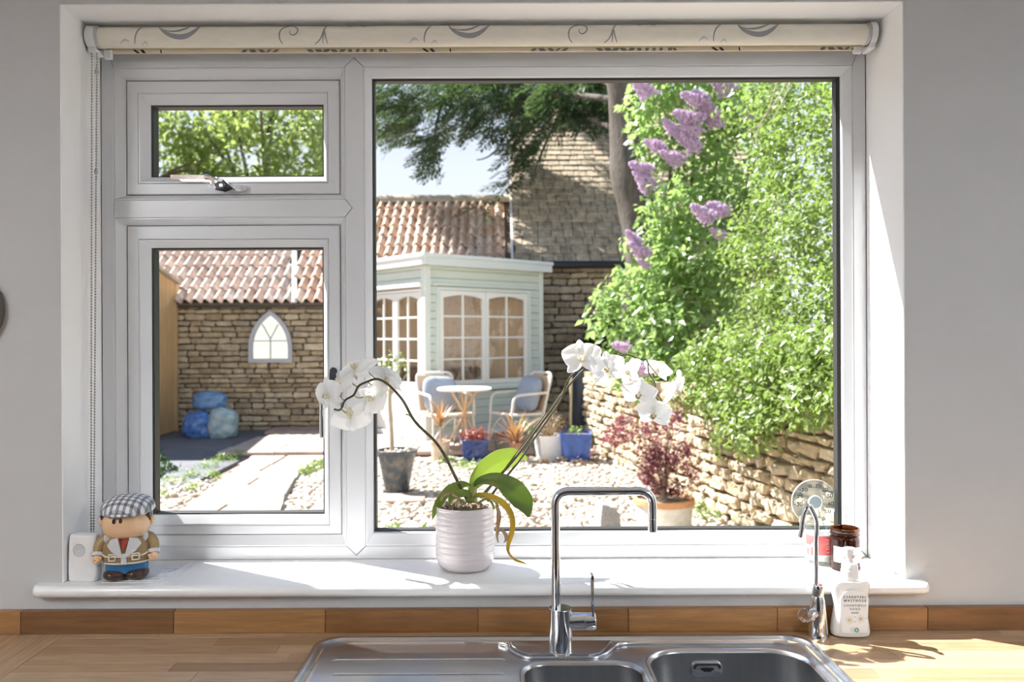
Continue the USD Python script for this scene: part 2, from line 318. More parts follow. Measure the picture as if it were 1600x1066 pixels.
def opening(x0, x1, z0, z1, o, SY):                                     # rebate of the outer frame around a sash
    part(win, 'frame_rebate', ring([(x0, x1, z0, z1, FY + .069), (x0, x1, z0, z1, FY + .0012), (x0 + .003, x1 - .003, z0 + .003, z1 - .003, FY + .001), (o[0] - .001, o[1] + .001, o[2] - .001, o[3] + .001, SY + .003), (o[0] - .001, o[1] + .001, o[2] - .001, o[3] + .001, SY + .02)]), 'upvc')
def build_sash(name, label, o, g, b, SY):
    q = (g[0] - .001, g[1] + .001, g[2] - .001, g[3] + .001)
    s = part(win, name, ring([(o[0] + .001, o[1] - .001, o[2] + .001, o[3] - .001, SY + .06), (o[0] + .001, o[1] - .001, o[2] + .001, o[3] - .001, SY + .003), (o[0] + .003, o[1] - .003, o[2] + .003, o[3] - .003, SY), (b[0] - .0015, b[1] + .0015, b[2] - .0015, b[3] + .0015, SY), (*b, SY + .0015), (*b, SY + .03)]), 'upvc', label=label)
    part(s, 'glazing_bead', ring([(b[0] + .0003, b[1] - .0003, b[2] + .0003, b[3] - .0003, SY + .02), (b[0] + .0008, b[1] - .0008, b[2] + .0008, b[3] - .0008, SY + .0005), (b[0] + .004, b[1] - .004, b[2] + .004, b[3] - .004, SY + .0005), (g[0] - .0012, g[1] + .0012, g[2] - .0012, g[3] + .0012, SY + .012), (*q, SY + .014), (*q, SY + .045)]), 'upvc')
    part(s, 'gasket', ring([(*q, SY + .015), (g[0] + .004, g[1] - .002, g[2] + .002, g[3] - .003, SY + .016), (g[0] + .004, g[1] - .002, g[2] + .002, g[3] - .003, SY + .044), (*q, SY + .046)]), 'gasket', label='black rubber seal')
    part(s, 'pane', bx(q[0] - .004, q[1] + .004, q[2] - .004, q[3] + .004, SY + .026, SY + .032), 'pane_glass', label='glass pane')
    return s
o, g, b, SY = sash('top_sash', '', 195, 531, 123, 303, (214, 512, 143, 285), (231, 503, 160, 273))
opening(I['L'], mid - hw, I['TT'], I['T'], o, SY)
top_sash = build_sash('top_sash', 'small top hung opening light', o, g, b, SY)
topg = g
o, g, b, SY = sash('side_sash', '', 195, 531, 351, 838, (214, 512, 373, 823), (231, 502, 386, 807))
opening(I['L'], mid - hw, I['B'], I['TB'], o, SY)
side_sash = build_sash('side_sash', 'tall side hung opening light', o, g, b, SY)
# chrome espagnolette handle of the top light: flat lever, lock body with button, fixing nose
def wp(px, py, y): return W(px, py, y + 1.7)
hy = SY - .012
lv = hull([wp(px, py, y) for px, py, y in ((266, 273, hy - .022), (266, 280, hy - .0175), (322, 273.5, hy - .022), (322, 280, hy - .0175), (266, 274, hy - .016), (266, 279, hy - .014), (322, 274, hy - .014), (322, 279, hy - .012))])
neck = tube(bend([wp(320, 276.5, hy - .018), wp(331, 277, hy - .016), wp(338, 287, hy - .012)], .01), [.0055] * 7 + [.006], 10, flat=(1, .7)) if False else tube(spline([wp(320, 276.5, hy - .018), wp(329, 277.5, hy - .017), wp(337, 286, hy - .012)], 8), .0065, 10)
body = hull([wp(px, py, y) for px, py, y in ((327, 280, hy - .012), (337, 276, hy - .014), (347, 279, hy - .014), (358, 289, hy - .012), (366, 296, hy - .006), (352, 300, hy - .008), (337, 297, hy - .012), (329, 289, hy - .013), (330, 281, hy + .014), (349, 279, hy + .014), (366, 292, hy + .014), (350, 300, hy + .014))])
tail = loft([np.array([wp(374 + 12 * math.cos(t), 294 + 5.3 * math.sin(t), y) for t in np.linspace(0, 2 * math.pi, 20, endpoint=False)]) for y in (hy + .014, hy + .001, hy - .001)], True, True)
th = part(top_sash, 'window_handle', join([lv, neck, body, tail]), 'chrome', smooth=35, label='chrome lever handle on the top light')
# sub-parts stop at the third level, so the dark lock button is part of the sash
ell = lambda cx, cy, rx, ry, y0, y1: loft([np.array([wp(cx + rx * math.cos(t), cy + ry * math.sin(t), y) for t in np.linspace(0, 2 * math.pi, 16, endpoint=False)]) for y in (y1, y0)], True, True)
part(top_sash, 'lock_button', join([ell(343.5, 289, 8, 5.6, hy - .0155, hy - .008)]), 'dark_plastic', label='black lock button of the window handle')
part(top_sash, 'key_hole_plate', join([ell(345, 289.3, 3, 2.6, hy - .0165, hy - .01)]), 'chrome')
part(top_sash, 'fixing_screw', join([ell(377, 293.5, 3.4, 3.2, hy - .0025, hy)]), 'grey_plastic')
# handle of the side light: base plate on the sash stile, lever hanging down
bp = loft([np.array([wp(520 + 5.5 * math.cos(t), 596 + 22 * (1 if math.sin(t) > 0 else -1) * abs(math.sin(t)) ** .6, y) for t in np.linspace(0, 2 * math.pi, 24, endpoint=False)]) for y in (SY, SY - .010, SY - .012)], False, True)
knob = ell(521, 580, 6, 5.5, SY - .018, SY)
arm = tube(spline([wp(520, 606, SY - .012), wp(514, 608, SY - .035), wp(505, 615, SY - .046), wp(503.5, 632, SY - .048)], 10), .006, 10)
lev = tube([wp(503.5, 628, SY - .048), wp(503.5, 640, SY - .048), wp(503.5, 681, SY - .048), wp(503.5, 683.5, SY - .048)], [.0062, .0066, .0066, .005], 12)
part(side_sash, 'window_handle', join([bp, knob, arm, lev]), 'chrome', smooth=35, label='chrome lever handle on the side light')

# ---------------------------------------------------------------- the roller blind
mat('blind_fabric', (.74, .69, .58), (.80, .755, .65), scale=30, rough=.85, stretch=(1, 3, 3))
mat('blind_edge', (.68, .60, .44), rough=.8)
mat('print_grey', (.28, .285, .29), rough=.8)
mat('print_pale', (.52, .52, .52), rough=.8)
mat('print_dark', (.025, .022, .02), rough=.8)
mat('print_olive', (.16, .155, .135), rough=.8)
mat('chain_bead', (.46, .44, .40), rough=.35)
BY, BZ, BR = .107, 2.203, .0225
bl = thing('roller_blind', 'rolled up cream roller blind with a grey scroll print above the window', 'roller blind')
ax = R(0, 90, 0)
def rod(x0, x1, r, y=BY, z=BZ, k=40): return move(lathe([(0, 0), (r, 0), (r, x1 - x0), (0, x1 - x0)], k), (x0, y, z), ax)
bx0, bx1 = W(150, 60, 1.79)[0], W(1359, 55, 1.79)[0]
roll = part(bl, 'fabric_roll', rod(bx0, bx1, BR), 'blind_fabric', smooth=30)
strip = part(bl, 'hanging_hem', cb(bx0 + .008, bx1 - .004, BY + BR - .006, BY + BR - .001, BZ - BR - .007, BZ - .005, .001), 'blind_edge', label='cream fabric hem hanging just below the roll')
for x0, x1 in ((bx0 - .022, bx0 - .003), (bx1 + .003, bx1 + .016)):
    part(bl, 'bracket', join([rod(x0, x1, BR + .004), cb(x0, x1, BY - .012, BY + .03, BZ - BR - .012, BZ, .002)]), 'white_plastic', smooth=30, label='white plastic end bracket')
for x in (bx0 - .001, bx1 - .002):
    part(bl, 'end_cap', rod(x - .002, x + .004, BR + .0015), 'grey_plastic', smooth=30)
part(bl, 'hem_clip', cb(bx0 + .002, bx0 + .02, BY + .012, BY + .022, BZ - BR - .02, BZ - BR + .002, .002), 'white_plastic')
part(bl, 'hem_clip', cb(bx1 - .022, bx1 - .004, BY + .012, BY + .022, BZ - BR - .015, BZ - BR + .002, .002), 'white_plastic')
def on_roll(px, t):                                                     # t: height across the roll as seen, 0 top .. 1 bottom
    a = math.asin(max(-.985, min(.985, 1 - 2 * t))); dd = 1.7 + BY - BR * math.cos(a)
    r_ = BR + .0007
    return np.array([(px - VX) * dd / FPX, BY - r_ * math.cos(a), BZ + r_ * math.sin(a)])
def ribbon(pts, w):                                                     # flat print on the roll: pts in (px, t), w in px
    P = spline(np.array(pts, float) * [1, 32], 40) / [1, 32]; w = np.interp(np.linspace(0, 1, len(P)), np.linspace(0, 1, len(w)), w)
    q = P * [1, 32]; T = np.gradient(q, axis=0); T /= np.linalg.norm(T, axis=1, keepdims=True); N = np.c_[-T[:, 1], T[:, 0]]
    A, B = q + N * w[:, None] / 2, q - N * w[:, None] / 2
    v = [on_roll(x, y / 32) for x, y in np.vstack([A, B])]; n = len(P)
    f = [[i, i + 1, n + i] for i in range(n - 1)] + [[i + 1, n + i + 1, n + i] for i in range(n - 1)]
    return np.array(v), np.array(f)
G, D, Pl = [], [], []
for k in range(-1, 4):
    o_ = k * 452
    G.append(ribbon([(228 + o_, .02), (219 + o_, .27), (214 + o_, .58), (213 + o_, .9)], [1, 2.6, 2.4, 1.5]))
    G.append(ribbon([(250 + o_, .02), (258 + o_, .38), (276 + o_, .62), (293 + o_, .60), (306 + o_, .38), (316 + o_, .02)], [1, 5.5, 7, 7.5, 6, 1.5]))
    G.append(ribbon([(256 + o_, .27), (268 + o_, .37), (284 + o_, .33), (302 + o_, .02)], [.8, 3, 3.6, 2]))
    G.append(ribbon([(444 + o_, .92), (439 + o_, .72), (440 + o_, .40), (450 + o_, .14), (462 + o_, .12), (467.5 + o_, .34), (463 + o_, .56), (458 + o_, .58), (454.5 + o_, .46), (456 + o_, .36)], [1.2, 2, 2.4, 2.4, 2.4, 2.6, 2.4, 2.2, 1.8, 1]))
    G.append(ribbon([(516 + o_, .02), (509 + o_, .3), (504 + o_, .68), (494 + o_, .93)], [1.2, 2.6, 2, 1]))
    G.append(ribbon([(509 + o_, .35), (507 + o_, .65), (506.5 + o_, .93)], [2, 1.8, 1]))
    G.append(ribbon([(509 + o_, .4), (511 + o_, .68), (514 + o_, .93)], [2, 1.8, 1.2]))
    for cx in (549, 571): G.append(ribbon([(cx - 8 + o_, .03), (cx + o_, .1), (cx + 8 + o_, .03)], [1, 3, 1]))
    Pl.append(ribbon([(190 + o_, .92), (198 + o_, .76), (204 + o_, .84)], [1, 4, 1])); Pl.append(ribbon([(224 + o_, .95), (231 + o_, .86), (233 + o_, .96)], [1, 3, 1]))
def inside(m): return 152 < (m[0][:, 0].mean() / (1.7 + BY - BR) * FPX + VX) < 1352
def trim_x(ms): return [m for m in ms if m[0][:, 0].min() > bx0 + .004 and m[0][:, 0].max() < bx1 - .004]
part(roll, 'scroll_print', join(trim_x(G)), 'print_grey', label='grey printed scrolls and leaves', kind='stuff')
part(roll, 'pale_print', join(trim_x(Pl)), 'print_pale', label='pale grey printed sprig', kind='stuff')
hy0, hd = BY + BR - .0068, 1.7 + BY + BR - .0068
def hem(pts): # quad print on the hem (px, t) with t 0 top .. 1 bottom of the visible hem
    zt, zb = BZ - BR + .001, BZ - BR - .0066
    v = [[(px - VX) * hd / FPX, hy0, zt + (zb - zt) * t] for px, t in pts]; return np.array(v), np.array([[0, 1, 2], [0, 2, 3]])
for k in range(-1, 4):
    o_ = k * 452
    D += [hem([(209 + o_, 0), (214 + o_, 0), (221 + o_, 1), (216 + o_, 1)]), hem([(221 + o_, 0), (226 + o_, 0), (230 + o_, 1), (225 + o_, 1)]), hem([(252 + o_, 0), (254 + o_, 0), (255 + o_, 1), (253 + o_, 1)])]
D = trim_x(D); O = []
for k in range(-1, 4):
    o_ = k * 452
    for cx, w_, sl in ((384, 7, -3), (397, 9, 4), (411, 7, 5), (422, 5, -4), (433, 7, -5), (487, 8, 5), (500, 9, 3), (512, 9, -3), (524, 8, 5), (537, 8, -3), (549, 6, 1), (561, 5, -1), (572, 5, 0), (583, 5, 0), (597, 6, 0), (604, 5, 3)):
        O.append(hem([(cx - w_ / 2 - sl / 2 + o_, .12), (cx + w_ / 2 - sl / 2 + o_, .05), (cx + w_ / 2 + sl / 2 + o_, .85), (cx - w_ / 2 + sl / 2 + o_, .95)]))
part(strip, 'dash_print', join(D), 'print_dark', label='black printed dashes on the hem', kind='stuff')
part(strip, 'leaf_print', join(trim_x(O)), 'print_olive', label='dark grey printed leaves on the hem', kind='stuff')
bead_ = tm(trimesh.creation.icosphere(subdivisions=1, radius=.0023))
for px, dd, q in ((143.5, 1.785, 0), (151.5, 1.80, 1)):
    top, bot = W(px, 84, dd), W(px - 4 * q - 1, 836, dd)
    n = int((top[2] - bot[2]) / .0062); P = top + (bot - top) * np.linspace(0, 1, n)[:, None]
    part(bl, 'bead_chain', join([scatter(bead_, P, np.tile(np.eye(3), (n, 1, 1)), np.ones(n)), tube([top, bot], .0007, 5)]), 'chain_bead', label='hanging loop of grey control beads')
for px, py in ((151, 112), (150, 268)):
    part(bl, 'chain_connector', sph((.004, .004, .007), W(px, py, 1.80)), 'chain_bead', smooth=True)

# ---------------------------------------------------------------- upstand, worktop, cabinet
CT = .911
up = thing('worktop_upstand', 'oak upstand strip of long staves running along the wall behind the sink', 'upstand', kind='thing')
edges = [-2.05] + [(p - VX) * 1.68 / FPX for p in (-440, -205, 30, 269, 506, 745, 980, 1213, 1448, 1690, 1925)] + [2.38]
edges = sorted(edges)
for a, b_ in zip(edges[:-1], edges[1:]):
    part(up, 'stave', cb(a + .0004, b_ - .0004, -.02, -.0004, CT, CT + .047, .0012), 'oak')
top = thing('worktop', 'oak block worktop of narrow glued staves around the steel sink', 'worktop')
SX0, SX1, SY0, SY1 = -.368, .628, -.552, -.052                          # the sink's outline
DIV = -.905
y = -.0005; r2 = np.random.default_rng(3)
sinkbox = sbox(SX0 + .02, SY0 + .02, SX1 - .02, SY1 - .02)
row = 0
while y > -.62:
    y0 = max(-.62, y - .042); x = DIV + .0
    x -= 0; first = True
    while x < 2.38:
        ln = r2.uniform(.16, .6); x1 = min(2.38, x + ln)
        if 2.38 - x1 < .1: x1 = 2.38
        poly = sbox(x, y0, x1, y).difference(sinkbox)
        for g_ in getattr(poly, 'geoms', [poly]):
            if g_.is_empty: continue
            a, c_, b_, d_ = g_.bounds
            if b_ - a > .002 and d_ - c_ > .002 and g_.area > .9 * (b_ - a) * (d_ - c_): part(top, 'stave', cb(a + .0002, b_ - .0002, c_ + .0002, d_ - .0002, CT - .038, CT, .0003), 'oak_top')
            else: part(top, 'stave', ext(g_.buffer(-.0002, join_style=2), CT - .038, CT), 'oak_top')
        x = x1
    y = y0; row += 1
x = DIV - .0006
while x > -2.05:
    x0 = max(-2.05, x - .042); yy = -.0005 - 0.0
    while yy > -2.2:
        y1 = max(-2.2, yy - r2.uniform(.2, .6)); part(top, 'stave', cb(x0 + .0002, x - .0002, y1 + .0002, yy - .0002, CT - .038, CT, .0003), 'oak_top_side'); yy = y1
    x = x0
for nm, a, b_, c_, d_ in (('sink', DIV - .0, 2.38, -.59, -.03),):
    cab = thing('base_cabinet', 'white base cabinets under the oak worktop', 'cabinet')
    part(cab, 'carcass', join([cb(DIV, -.4, -.57, -.03, .1, CT - .038, .003), cb(.66, 2.38, -.57, -.03, .1, CT - .038, .003), cb(-.4, .66, -.57, -.03, .1, .6, .003), cb(-2.05, DIV, -2.2, -.03, .1, CT - .038, .003)]), 'cabinet_paint')
    part(cab, 'plinth', join([bx(DIV, 2.38, -.53, -.05, 0, .1), bx(-2.05, DIV, -2.15, -.05, 0, .1)]), 'cabinet_paint')
    for i in range(5):
        d0 = part(cab, 'cabinet_door', cb(DIV + .02 + i * .64, DIV + .64 + i * .64, -.59, -.571, .11, CT - .06, .003), 'cabinet_paint')
        part(d0, 'door_handle', tube([(DIV + .1 + i * .64, -.60, .78), (DIV + .25 + i * .64, -.60, .78)], .006, 8), 'chrome')
# ================================================================ the garden: ground, buildings
GZ, TZ = .10, .16
mat('soil', (.16, .125, .09), (.24, .19, .14), scale=3, rough=.95, bump=.02, bscale=12)
mat('shade_tarmac', (.10, .105, .115), (.16, .16, .165), scale=5, rough=.9, bump=.004, bscale=60)  # dark blue-grey surface of the yard
mat('mortar_dark', (.10, .085, .065), (.15, .125, .095), scale=14, rough=.95)
STONE = [(0, (.34, .27, .18)), (.25, (.46, .37, .25)), (.5, (.54, .45, .32)), (.75, (.40, .33, .245)), (1, (.60, .52, .39))]
mat('barn_stone', (.62, .60, .56), (1.1, 1.08, 1.02), scale=7, rough=.9, rnd=STONE, bump=.012, bscale=26)
mat('wall_stone', (.78, .76, .72), (1.3, 1.28, 1.2), scale=9, rough=.9, rnd=STONE, bump=.012, bscale=30)
mat('pebble_stone', (.66, .65, .635), (.90, .89, .87), scale=25, rough=.75, rnd=[(0, (.50, .40, .30)), (.2, (.66, .57, .47)), (.45, (.74, .68, .60)), (.65, (.62, .50, .40)), (.85, (.78, .75, .70)), (1, (.56, .50, .44))])
mat('slab_stone', (.64, .63, .615), (.84, .835, .82), scale=5, rough=.85, rnd=[(0, (.52, .40, .32)), (.35, (.57, .47, .39)), (.7, (.50, .42, .35)), (1, (.60, .49, .41))], bump=.004, bscale=40)
mat('clay_tile', (.72, .70, .68), (1.25, 1.22, 1.18), scale=9, rough=.85, rnd=[(0, (.50, .38, .30)), (.2, (.66, .54, .45)), (.4, (.57, .44, .36)), (.6, (.70, .60, .52)), (.8, (.54, .45, .39)), (1, (.73, .64, .56))])
mat('clay_tile_warm', (.74, .72, .70), (1.2, 1.17, 1.14), scale=9, rough=.85, rnd=[(0, (.56, .38, .27)), (.25, (.66, .49, .38)), (.5, (.55, .40, .31)), (.75, (.68, .55, .45)), (1, (.60, .46, .36))])
mat('stone_slate', (.58, .57, .52), (1.3, 1.26, 1.14), scale=8, rough=.9, rnd=[(0, (.33, .27, .20)), (.3, (.44, .36, .27)), (.6, (.38, .33, .26)), (1, (.52, .43, .32))], bump=.01, bscale=30)
mat('ridge_stone', (.36, .31, .24), (.46, .41, .33), scale=8, rough=.9)
mat('dark_gutter', (.02, .021, .024), rough=.4)
mat('white_flash', (.78, .77, .74), rough=.7)
mat('shed_board', (.46, .30, .14), (.56, .38, .19), scale=5, stretch=(6, 6, .5), rough=.8)
mat('sage_paint', (.58, .64, .58), (.61, .67, .61), scale=4, rough=.5)
mat('sage_pale', (.67, .72, .66), rough=.45)
mat('fascia_paint', (.68, .73, .72), rough=.5)  # fascia colour greyed and cooled to carry the shade on the right face
mat('cream_paint', (.82, .815, .77), rough=.4)
mat('inner_wood', (.60, .44, .28), (.68, .52, .35), scale=4, stretch=(8, 8, .8), rough=.6)
usdkit.material(stage, '/World/Looks/wavy_glass', {
    "g": ("geometry", {}), "m": ("math", {"math_type": "multiply_add", "value2": 1 / 1.5 - 1.5, "value3": 1.5}), "f": ("fresnel", {}),
    "n": ("noise_texture", {"scale": 4.5, "detail": 1.5}), "b": ("bump", {"strength": 1.0, "distance": .03}),
    "t": ("transparent_bsdf", {}), "s": ("glossy_bsdf", {"color": (1, 1, 1), "roughness": .0}), "mx": ("mix_closure", {})},
    [("g.position", "n.vector"), ("n.fac", "b.height"), ("b.normal", "s.normal"), ("g.backfacing", "m.value1"), ("m.value", "f.IOR"), ("f.fac", "mx.fac"), ("t.BSDF", "mx.closure1"), ("s.BSDF", "mx.closure2")], surface="mx.closure")

def wall_line(d): return 1.17 + (d - 10.0) * (1.73 - 1.17) / (6.54 - 10.0)    # x of the dry stone garden wall's face at distance d
def path_edge(d): return float(np.interp(d, [4.0, 6.4, 6.6, 7.2, 8.2, 8.9, 9.6], [-1.62, -1.72, -1.765, -1.90, -2.04, -1.99, -1.93]))
def path_left(d): return float(np.interp(d, [4.0, 6.4, 9.6], [-2.40, -2.60, -2.95]))
single('ground', bx(-45, 45, .272, 70, -.1, GZ - .03), 'soil', 'brown soil of the garden under the gravel and plants', None, kind='structure')
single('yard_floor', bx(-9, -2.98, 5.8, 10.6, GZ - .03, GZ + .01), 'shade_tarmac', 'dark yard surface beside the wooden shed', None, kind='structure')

# gravel
pb = [sph(1, sub=1) for _ in range(6)]
def pebble(i):
    r_ = np.random.default_rng(100 + i); v = pb[i][0] * (1 + .16 * r_.standard_normal((len(pb[i][0]), 1))); return v * [1, r_.uniform(.65, .9), r_.uniform(.5, .7)], pb[i][1]
PB = [pebble(i) for i in range(6)]
r_ = np.random.default_rng(5); pts = []
def near_pot(x, d): return False
for _ in range(26000):
    d = r_.uniform(4.9, 9.45)
    if r_.random() < .78: x = r_.uniform(path_edge(d) + .03, wall_line(d) + .05)
    else:
        x = r_.uniform(-4.3, path_left(d) - .03)
        if d > 8.0 or x < -3.9 + .0 * d: continue
    pts.append((x, d - 1.7))
    if len(pts) >= 9000: break
pts = np.array(pts); n = len(pts)
size = r_.uniform(.024, .040, n); spin = r_.uniform(0, 360, n); tx = r_.uniform(-25, 25, n); ty = r_.uniform(-25, 25, n); which = r_.integers(0, 6, n); zz = GZ + r_.uniform(-.02, .012, n)
gravel = thing('gravel_bed', 'bed of pale cream and pink pebbles covering the middle of the garden', None, kind='structure')
part(gravel, 'bed_base', join([ (lambda L: (np.array(L), np.array([[i, i + 1, i + 2] for i in range(0, len(L) - 2, 2)] + [[i + 1, i + 3, i + 2] for i in range(0, len(L) - 3, 2)])))([q for d in np.linspace(4.6, 9.58, 30) for q in ((path_edge(d) + .01, d - 1.7, GZ - .012), (wall_line(d) + .1, d - 1.7, GZ - .012))]), bx(-4.3, -2.62, 2.9, 6.3, GZ - .04, GZ - .014)]), 'slab_stone')
px, py = proj(np.c_[pts, zz]); vis = ((px > 232) & (px < 503) & (py < 806)) | ((px > 583) & (px < 1100) & (py < 832))
order = np.argsort(np.where(vis, pts[:, 1], 99) - size * 8)
mine = set(order[:280].tolist())
for i in order[:280]:
    m = move(PB[which[i]], (pts[i, 0], pts[i, 1], zz[i]), R(tx[i], ty[i], spin[i]), size[i] * 1.1)
    part(gravel, 'pebble', m, 'pebble_stone', smooth=True)
protos = UsdGeom.Xform.Define(stage, gravel + '/pebble_mass/shapes')
pi = UsdGeom.PointInstancer.Define(stage, gravel + '/pebble_mass')
for k in range(6):
    usdkit.mesh(stage, f'{gravel}/pebble_mass/shapes/pebble_{k:03d}', PB[k], '/World/Looks/pebble_stone', smooth=True)
pi.CreatePrototypesRel().SetTargets([Sdf.Path(f'{gravel}/pebble_mass/shapes/pebble_{k:03d}') for k in range(6)])
rest = [i for i in range(n) if i not in mine]
pi.CreateProtoIndicesAttr(Vt.IntArray([int(which[i]) for i in rest]))
pi.CreatePositionsAttr(Vt.Vec3fArray([Gf.Vec3f(float(pts[i, 0]), float(pts[i, 1]), float(zz[i])) for i in rest]))
pi.CreateScalesAttr(Vt.Vec3fArray([Gf.Vec3f(float(size[i])) for i in rest]))
def quat(ax, ay, az):
    q = Gf.Rotation(Gf.Vec3d(1, 0, 0), ax) * Gf.Rotation(Gf.Vec3d(0, 1, 0), ay) * Gf.Rotation(Gf.Vec3d(0, 0, 1), az); q = q.GetQuat(); return Gf.Quath(q.GetReal(), *q.GetImaginary())
pi.CreateOrientationsAttr(Vt.QuathArray([quat(tx[i], ty[i], spin[i]) for i in rest]))
props(gravel + '/pebble_mass', None, None, None, 'stuff')

# garden path and terrace of stone slabs
path = thing('garden_path', 'path of pinkish stone slabs curving up to the terrace', None, kind='structure')
r_ = np.random.default_rng(21); d = 4.9
while d < 9.55:
    d1 = min(9.58, d + r_.uniform(.36, .5)); xs = [path_left((d + d1) / 2)]
    while xs[-1] < path_edge((d + d1) / 2) - .35: xs.append(xs[-1] + r_.uniform(.33, .55))
    xs[-1] = 9
    for a, b_ in zip(xs[:-1], xs[1:]):
        A = [(a + .012, d + .012), (min(b_ - .012, path_edge(d) - .012), d + .008), (min(b_ - .012, path_edge(d1) - .012), d1 - .012), (a + .012, d1 - .012)]
        j = r_.uniform(-.006, .006, 8); zt = GZ + .022 + r_.uniform(-.003, .003)
        bot = [(x, y - 1.7, GZ - .03) for x, y in A]; t1 = [(x, y - 1.7, zt - .006) for x, y in A]; c = np.mean(np.array(A), 0)
        t2 = [(c[0] + (x - c[0]) * .975, c[1] + (y - c[1]) * .975 - 1.7, zt) for x, y in A]
        part(path, 'slab', loft([bot, t1, t2], False, True), 'slab_stone')
    d = d1
part(path, 'edging', tube([(path_edge(q) + .004, q - 1.7, GZ + .012) for q in np.linspace(4.9, 9.5, 40)], .011, 6), 'dark_gutter', label='thin dark edging between path and pebbles')
ter = thing('terrace', 'raised terrace of pale stone slabs in front of the summerhouse', None, kind='structure')
part(ter, 'terrace_base', bx(-3.2, 1.3, 7.93, 11.3, GZ - .05, TZ - .03), 'mortar_dark')
y = 7.90
while y < 10.5:
    y1 = y + r_.uniform(.42, .62); x = -3.2 + r_.uniform(-.2, 0)
    while x < 1.2:
        x1 = min(x + r_.uniform(.45, .85), wall_line(y + 1.7) - .0 if x + .9 > wall_line(y + 1.7) else 9)
        zt = TZ + r_.uniform(-.004, .003)
        part(ter, 'slab', cb(x + .006, x1 - .006, y + .006, y1 - .006, TZ - .05, zt, .008), 'slab_stone'); x = x1
        if x > wall_line(y + 1.7) - .1: break
    y = y1

# ---------------------------------------------------------------- stones
def stone(w, h, dep, r_, rough=1.0):                                               # a rough block: face towards +z, w along x, h along y, base at z=0
    c = min(w, h) * r_.uniform(.14, .3 + .16 * (rough > 1)); X, Y = w / 2, h / 2
    b = np.array([[X - c, -Y], [X, -Y + c], [X, Y - c], [X - c, Y], [-X + c, Y], [-X, Y - c], [-X, -Y + c], [-X + c, -Y]])
    b = b + r_.uniform(-.09, .09, b.shape) * rough * [min(w, .2), h]; fr = r_.uniform(.80, .9)
    L0 = np.c_[b * .98, np.zeros(8)]; L1 = np.c_[b, np.full(8, dep * .62)]; L2 = np.c_[b * fr, dep * (.9 + r_.uniform(-.12, .12, 8))]
    v, f = loft([L0, L1, L2], False, True); v[-1, 2] += dep * r_.uniform(.0, .2); return v, f
def stone_wall(owner, name, P0, ex, en, length, ztop, z0, course, wid, material, vis, dep=.05, cap=290, seed=1, skip=None, rough=1.0):
    r_ = np.random.default_rng(seed); P0, ex, en = (np.asarray(a, float) for a in (P0, ex, en)); M = np.stack([ex, [0, 0, 1.0], en], 1)
    out = []; z = z0
    while z < ztop - .02:
        h = r_.uniform(*course); h = min(h, ztop - z); u = -r_.uniform(0, wid[1])
        while u < length:
            w = r_.uniform(*wid); a, b_ = max(u, 0), min(u + w, length)
            hh_ = h * r_.uniform(.88, 1.0)
            if b_ - a > .03:
                c = P0 + ex * (a + b_) / 2 + np.array([0, 0, z + h / 2])
                if not (skip and skip(c)):
                    m = stone(b_ - a - .012, hh_ - .010, dep * r_.uniform(.7, 1.25), r_, rough)
                    out.append((c, (b_ - a) * h / (c[1] + 1.7) ** 2 * abs(en @ (c - [0, CAM_Y, CAM_Z])) / np.linalg.norm(c - [0, CAM_Y, CAM_Z]), move(m, c, M @ R(0, 0, r_.uniform(-2.5, 2.5) * rough))))
            u += w
        z += h
    seen = [o for o in out if vis(*proj(o[0]))]; seen.sort(key=lambda o: -o[1]); big = seen[:cap]; ids = {id(o) for o in big}
    for o in big: part(owner, name, o[2], material)
    rest = [o[2] for o in out if id(o) not in ids]
    if rest: part(owner, name + '_mass', join(rest), material, kind='stuff')

# the low stone outbuilding with the clay pantile roof
ob = thing('stone_outbuilding', 'low stone outbuilding with a clay pantile roof at the end of the garden', 'outbuilding')
part(ob, 'wall_core', bx(-8.5, .2, 10.62, 15.9, 0, 2.05), 'mortar_dark')
stone_wall(ob, 'stone', (-8.4, 10.62, 0), (1, 0, 0), (0, -1, 0), 8.58, 2.06, TZ - .1, (.06, .115), (.14, .36), 'barn_stone', lambda x, y: (268 < x < 506 and 460 < y < 670), seed=4, cap=260)
pitch = math.radians(36); es, en_ = np.array([0, math.cos(pitch), math.sin(pitch)]), np.array([0, -math.sin(pitch), math.cos(pitch)])
E0 = np.array([0, 10.45, 2.055])
RM = np.stack([[1, 0, 0], es, en_], 1)
part(ob, 'roof_deck', move(bx(-8.5, .24, 0, 3.34, -.06, -.012), E0, RM), 'mortar_dark')
part(ob, 'rear_roof', move(bx(-8.5, .24, -3.34, 0, -.06, 0), E0 + es * 3.34, np.stack([[1, 0, 0], [0, -math.cos(pitch), math.sin(pitch)], [0, math.sin(pitch), math.cos(pitch)]], 1)), 'clay_tile')
PW, PG = .152, .333
def pantile(flip=1):
    us = np.linspace(0, 1, 9); prof = np.where(us < .62, .058 * np.sin(np.pi * us / .62), -.020 * np.sin(np.pi * (us - .62) / .38)); x = (us if flip > 0 else 1 - us) * PW * 1.06
    v, f = [], []
    for s, dz in ((-.03, .040), (PG + .02, 0.0)): v += [[a, s, p + dz] for a, p in zip(x, prof)]
    v += [[a, -.03, p + .040 - .020] for a, p in zip(x, prof)]
    for i in range(8):
        f += [[i, i + 1, 9 + i], [i + 1, 10 + i, 9 + i], [18 + i, 19 + i, i], [19 + i, i + 1, i]]
    return np.array(v), np.array(f)
TILE = pantile()
r_ = np.random.default_rng(9); tiles = []
def strip_x(s): return -3.06 - .20 * s
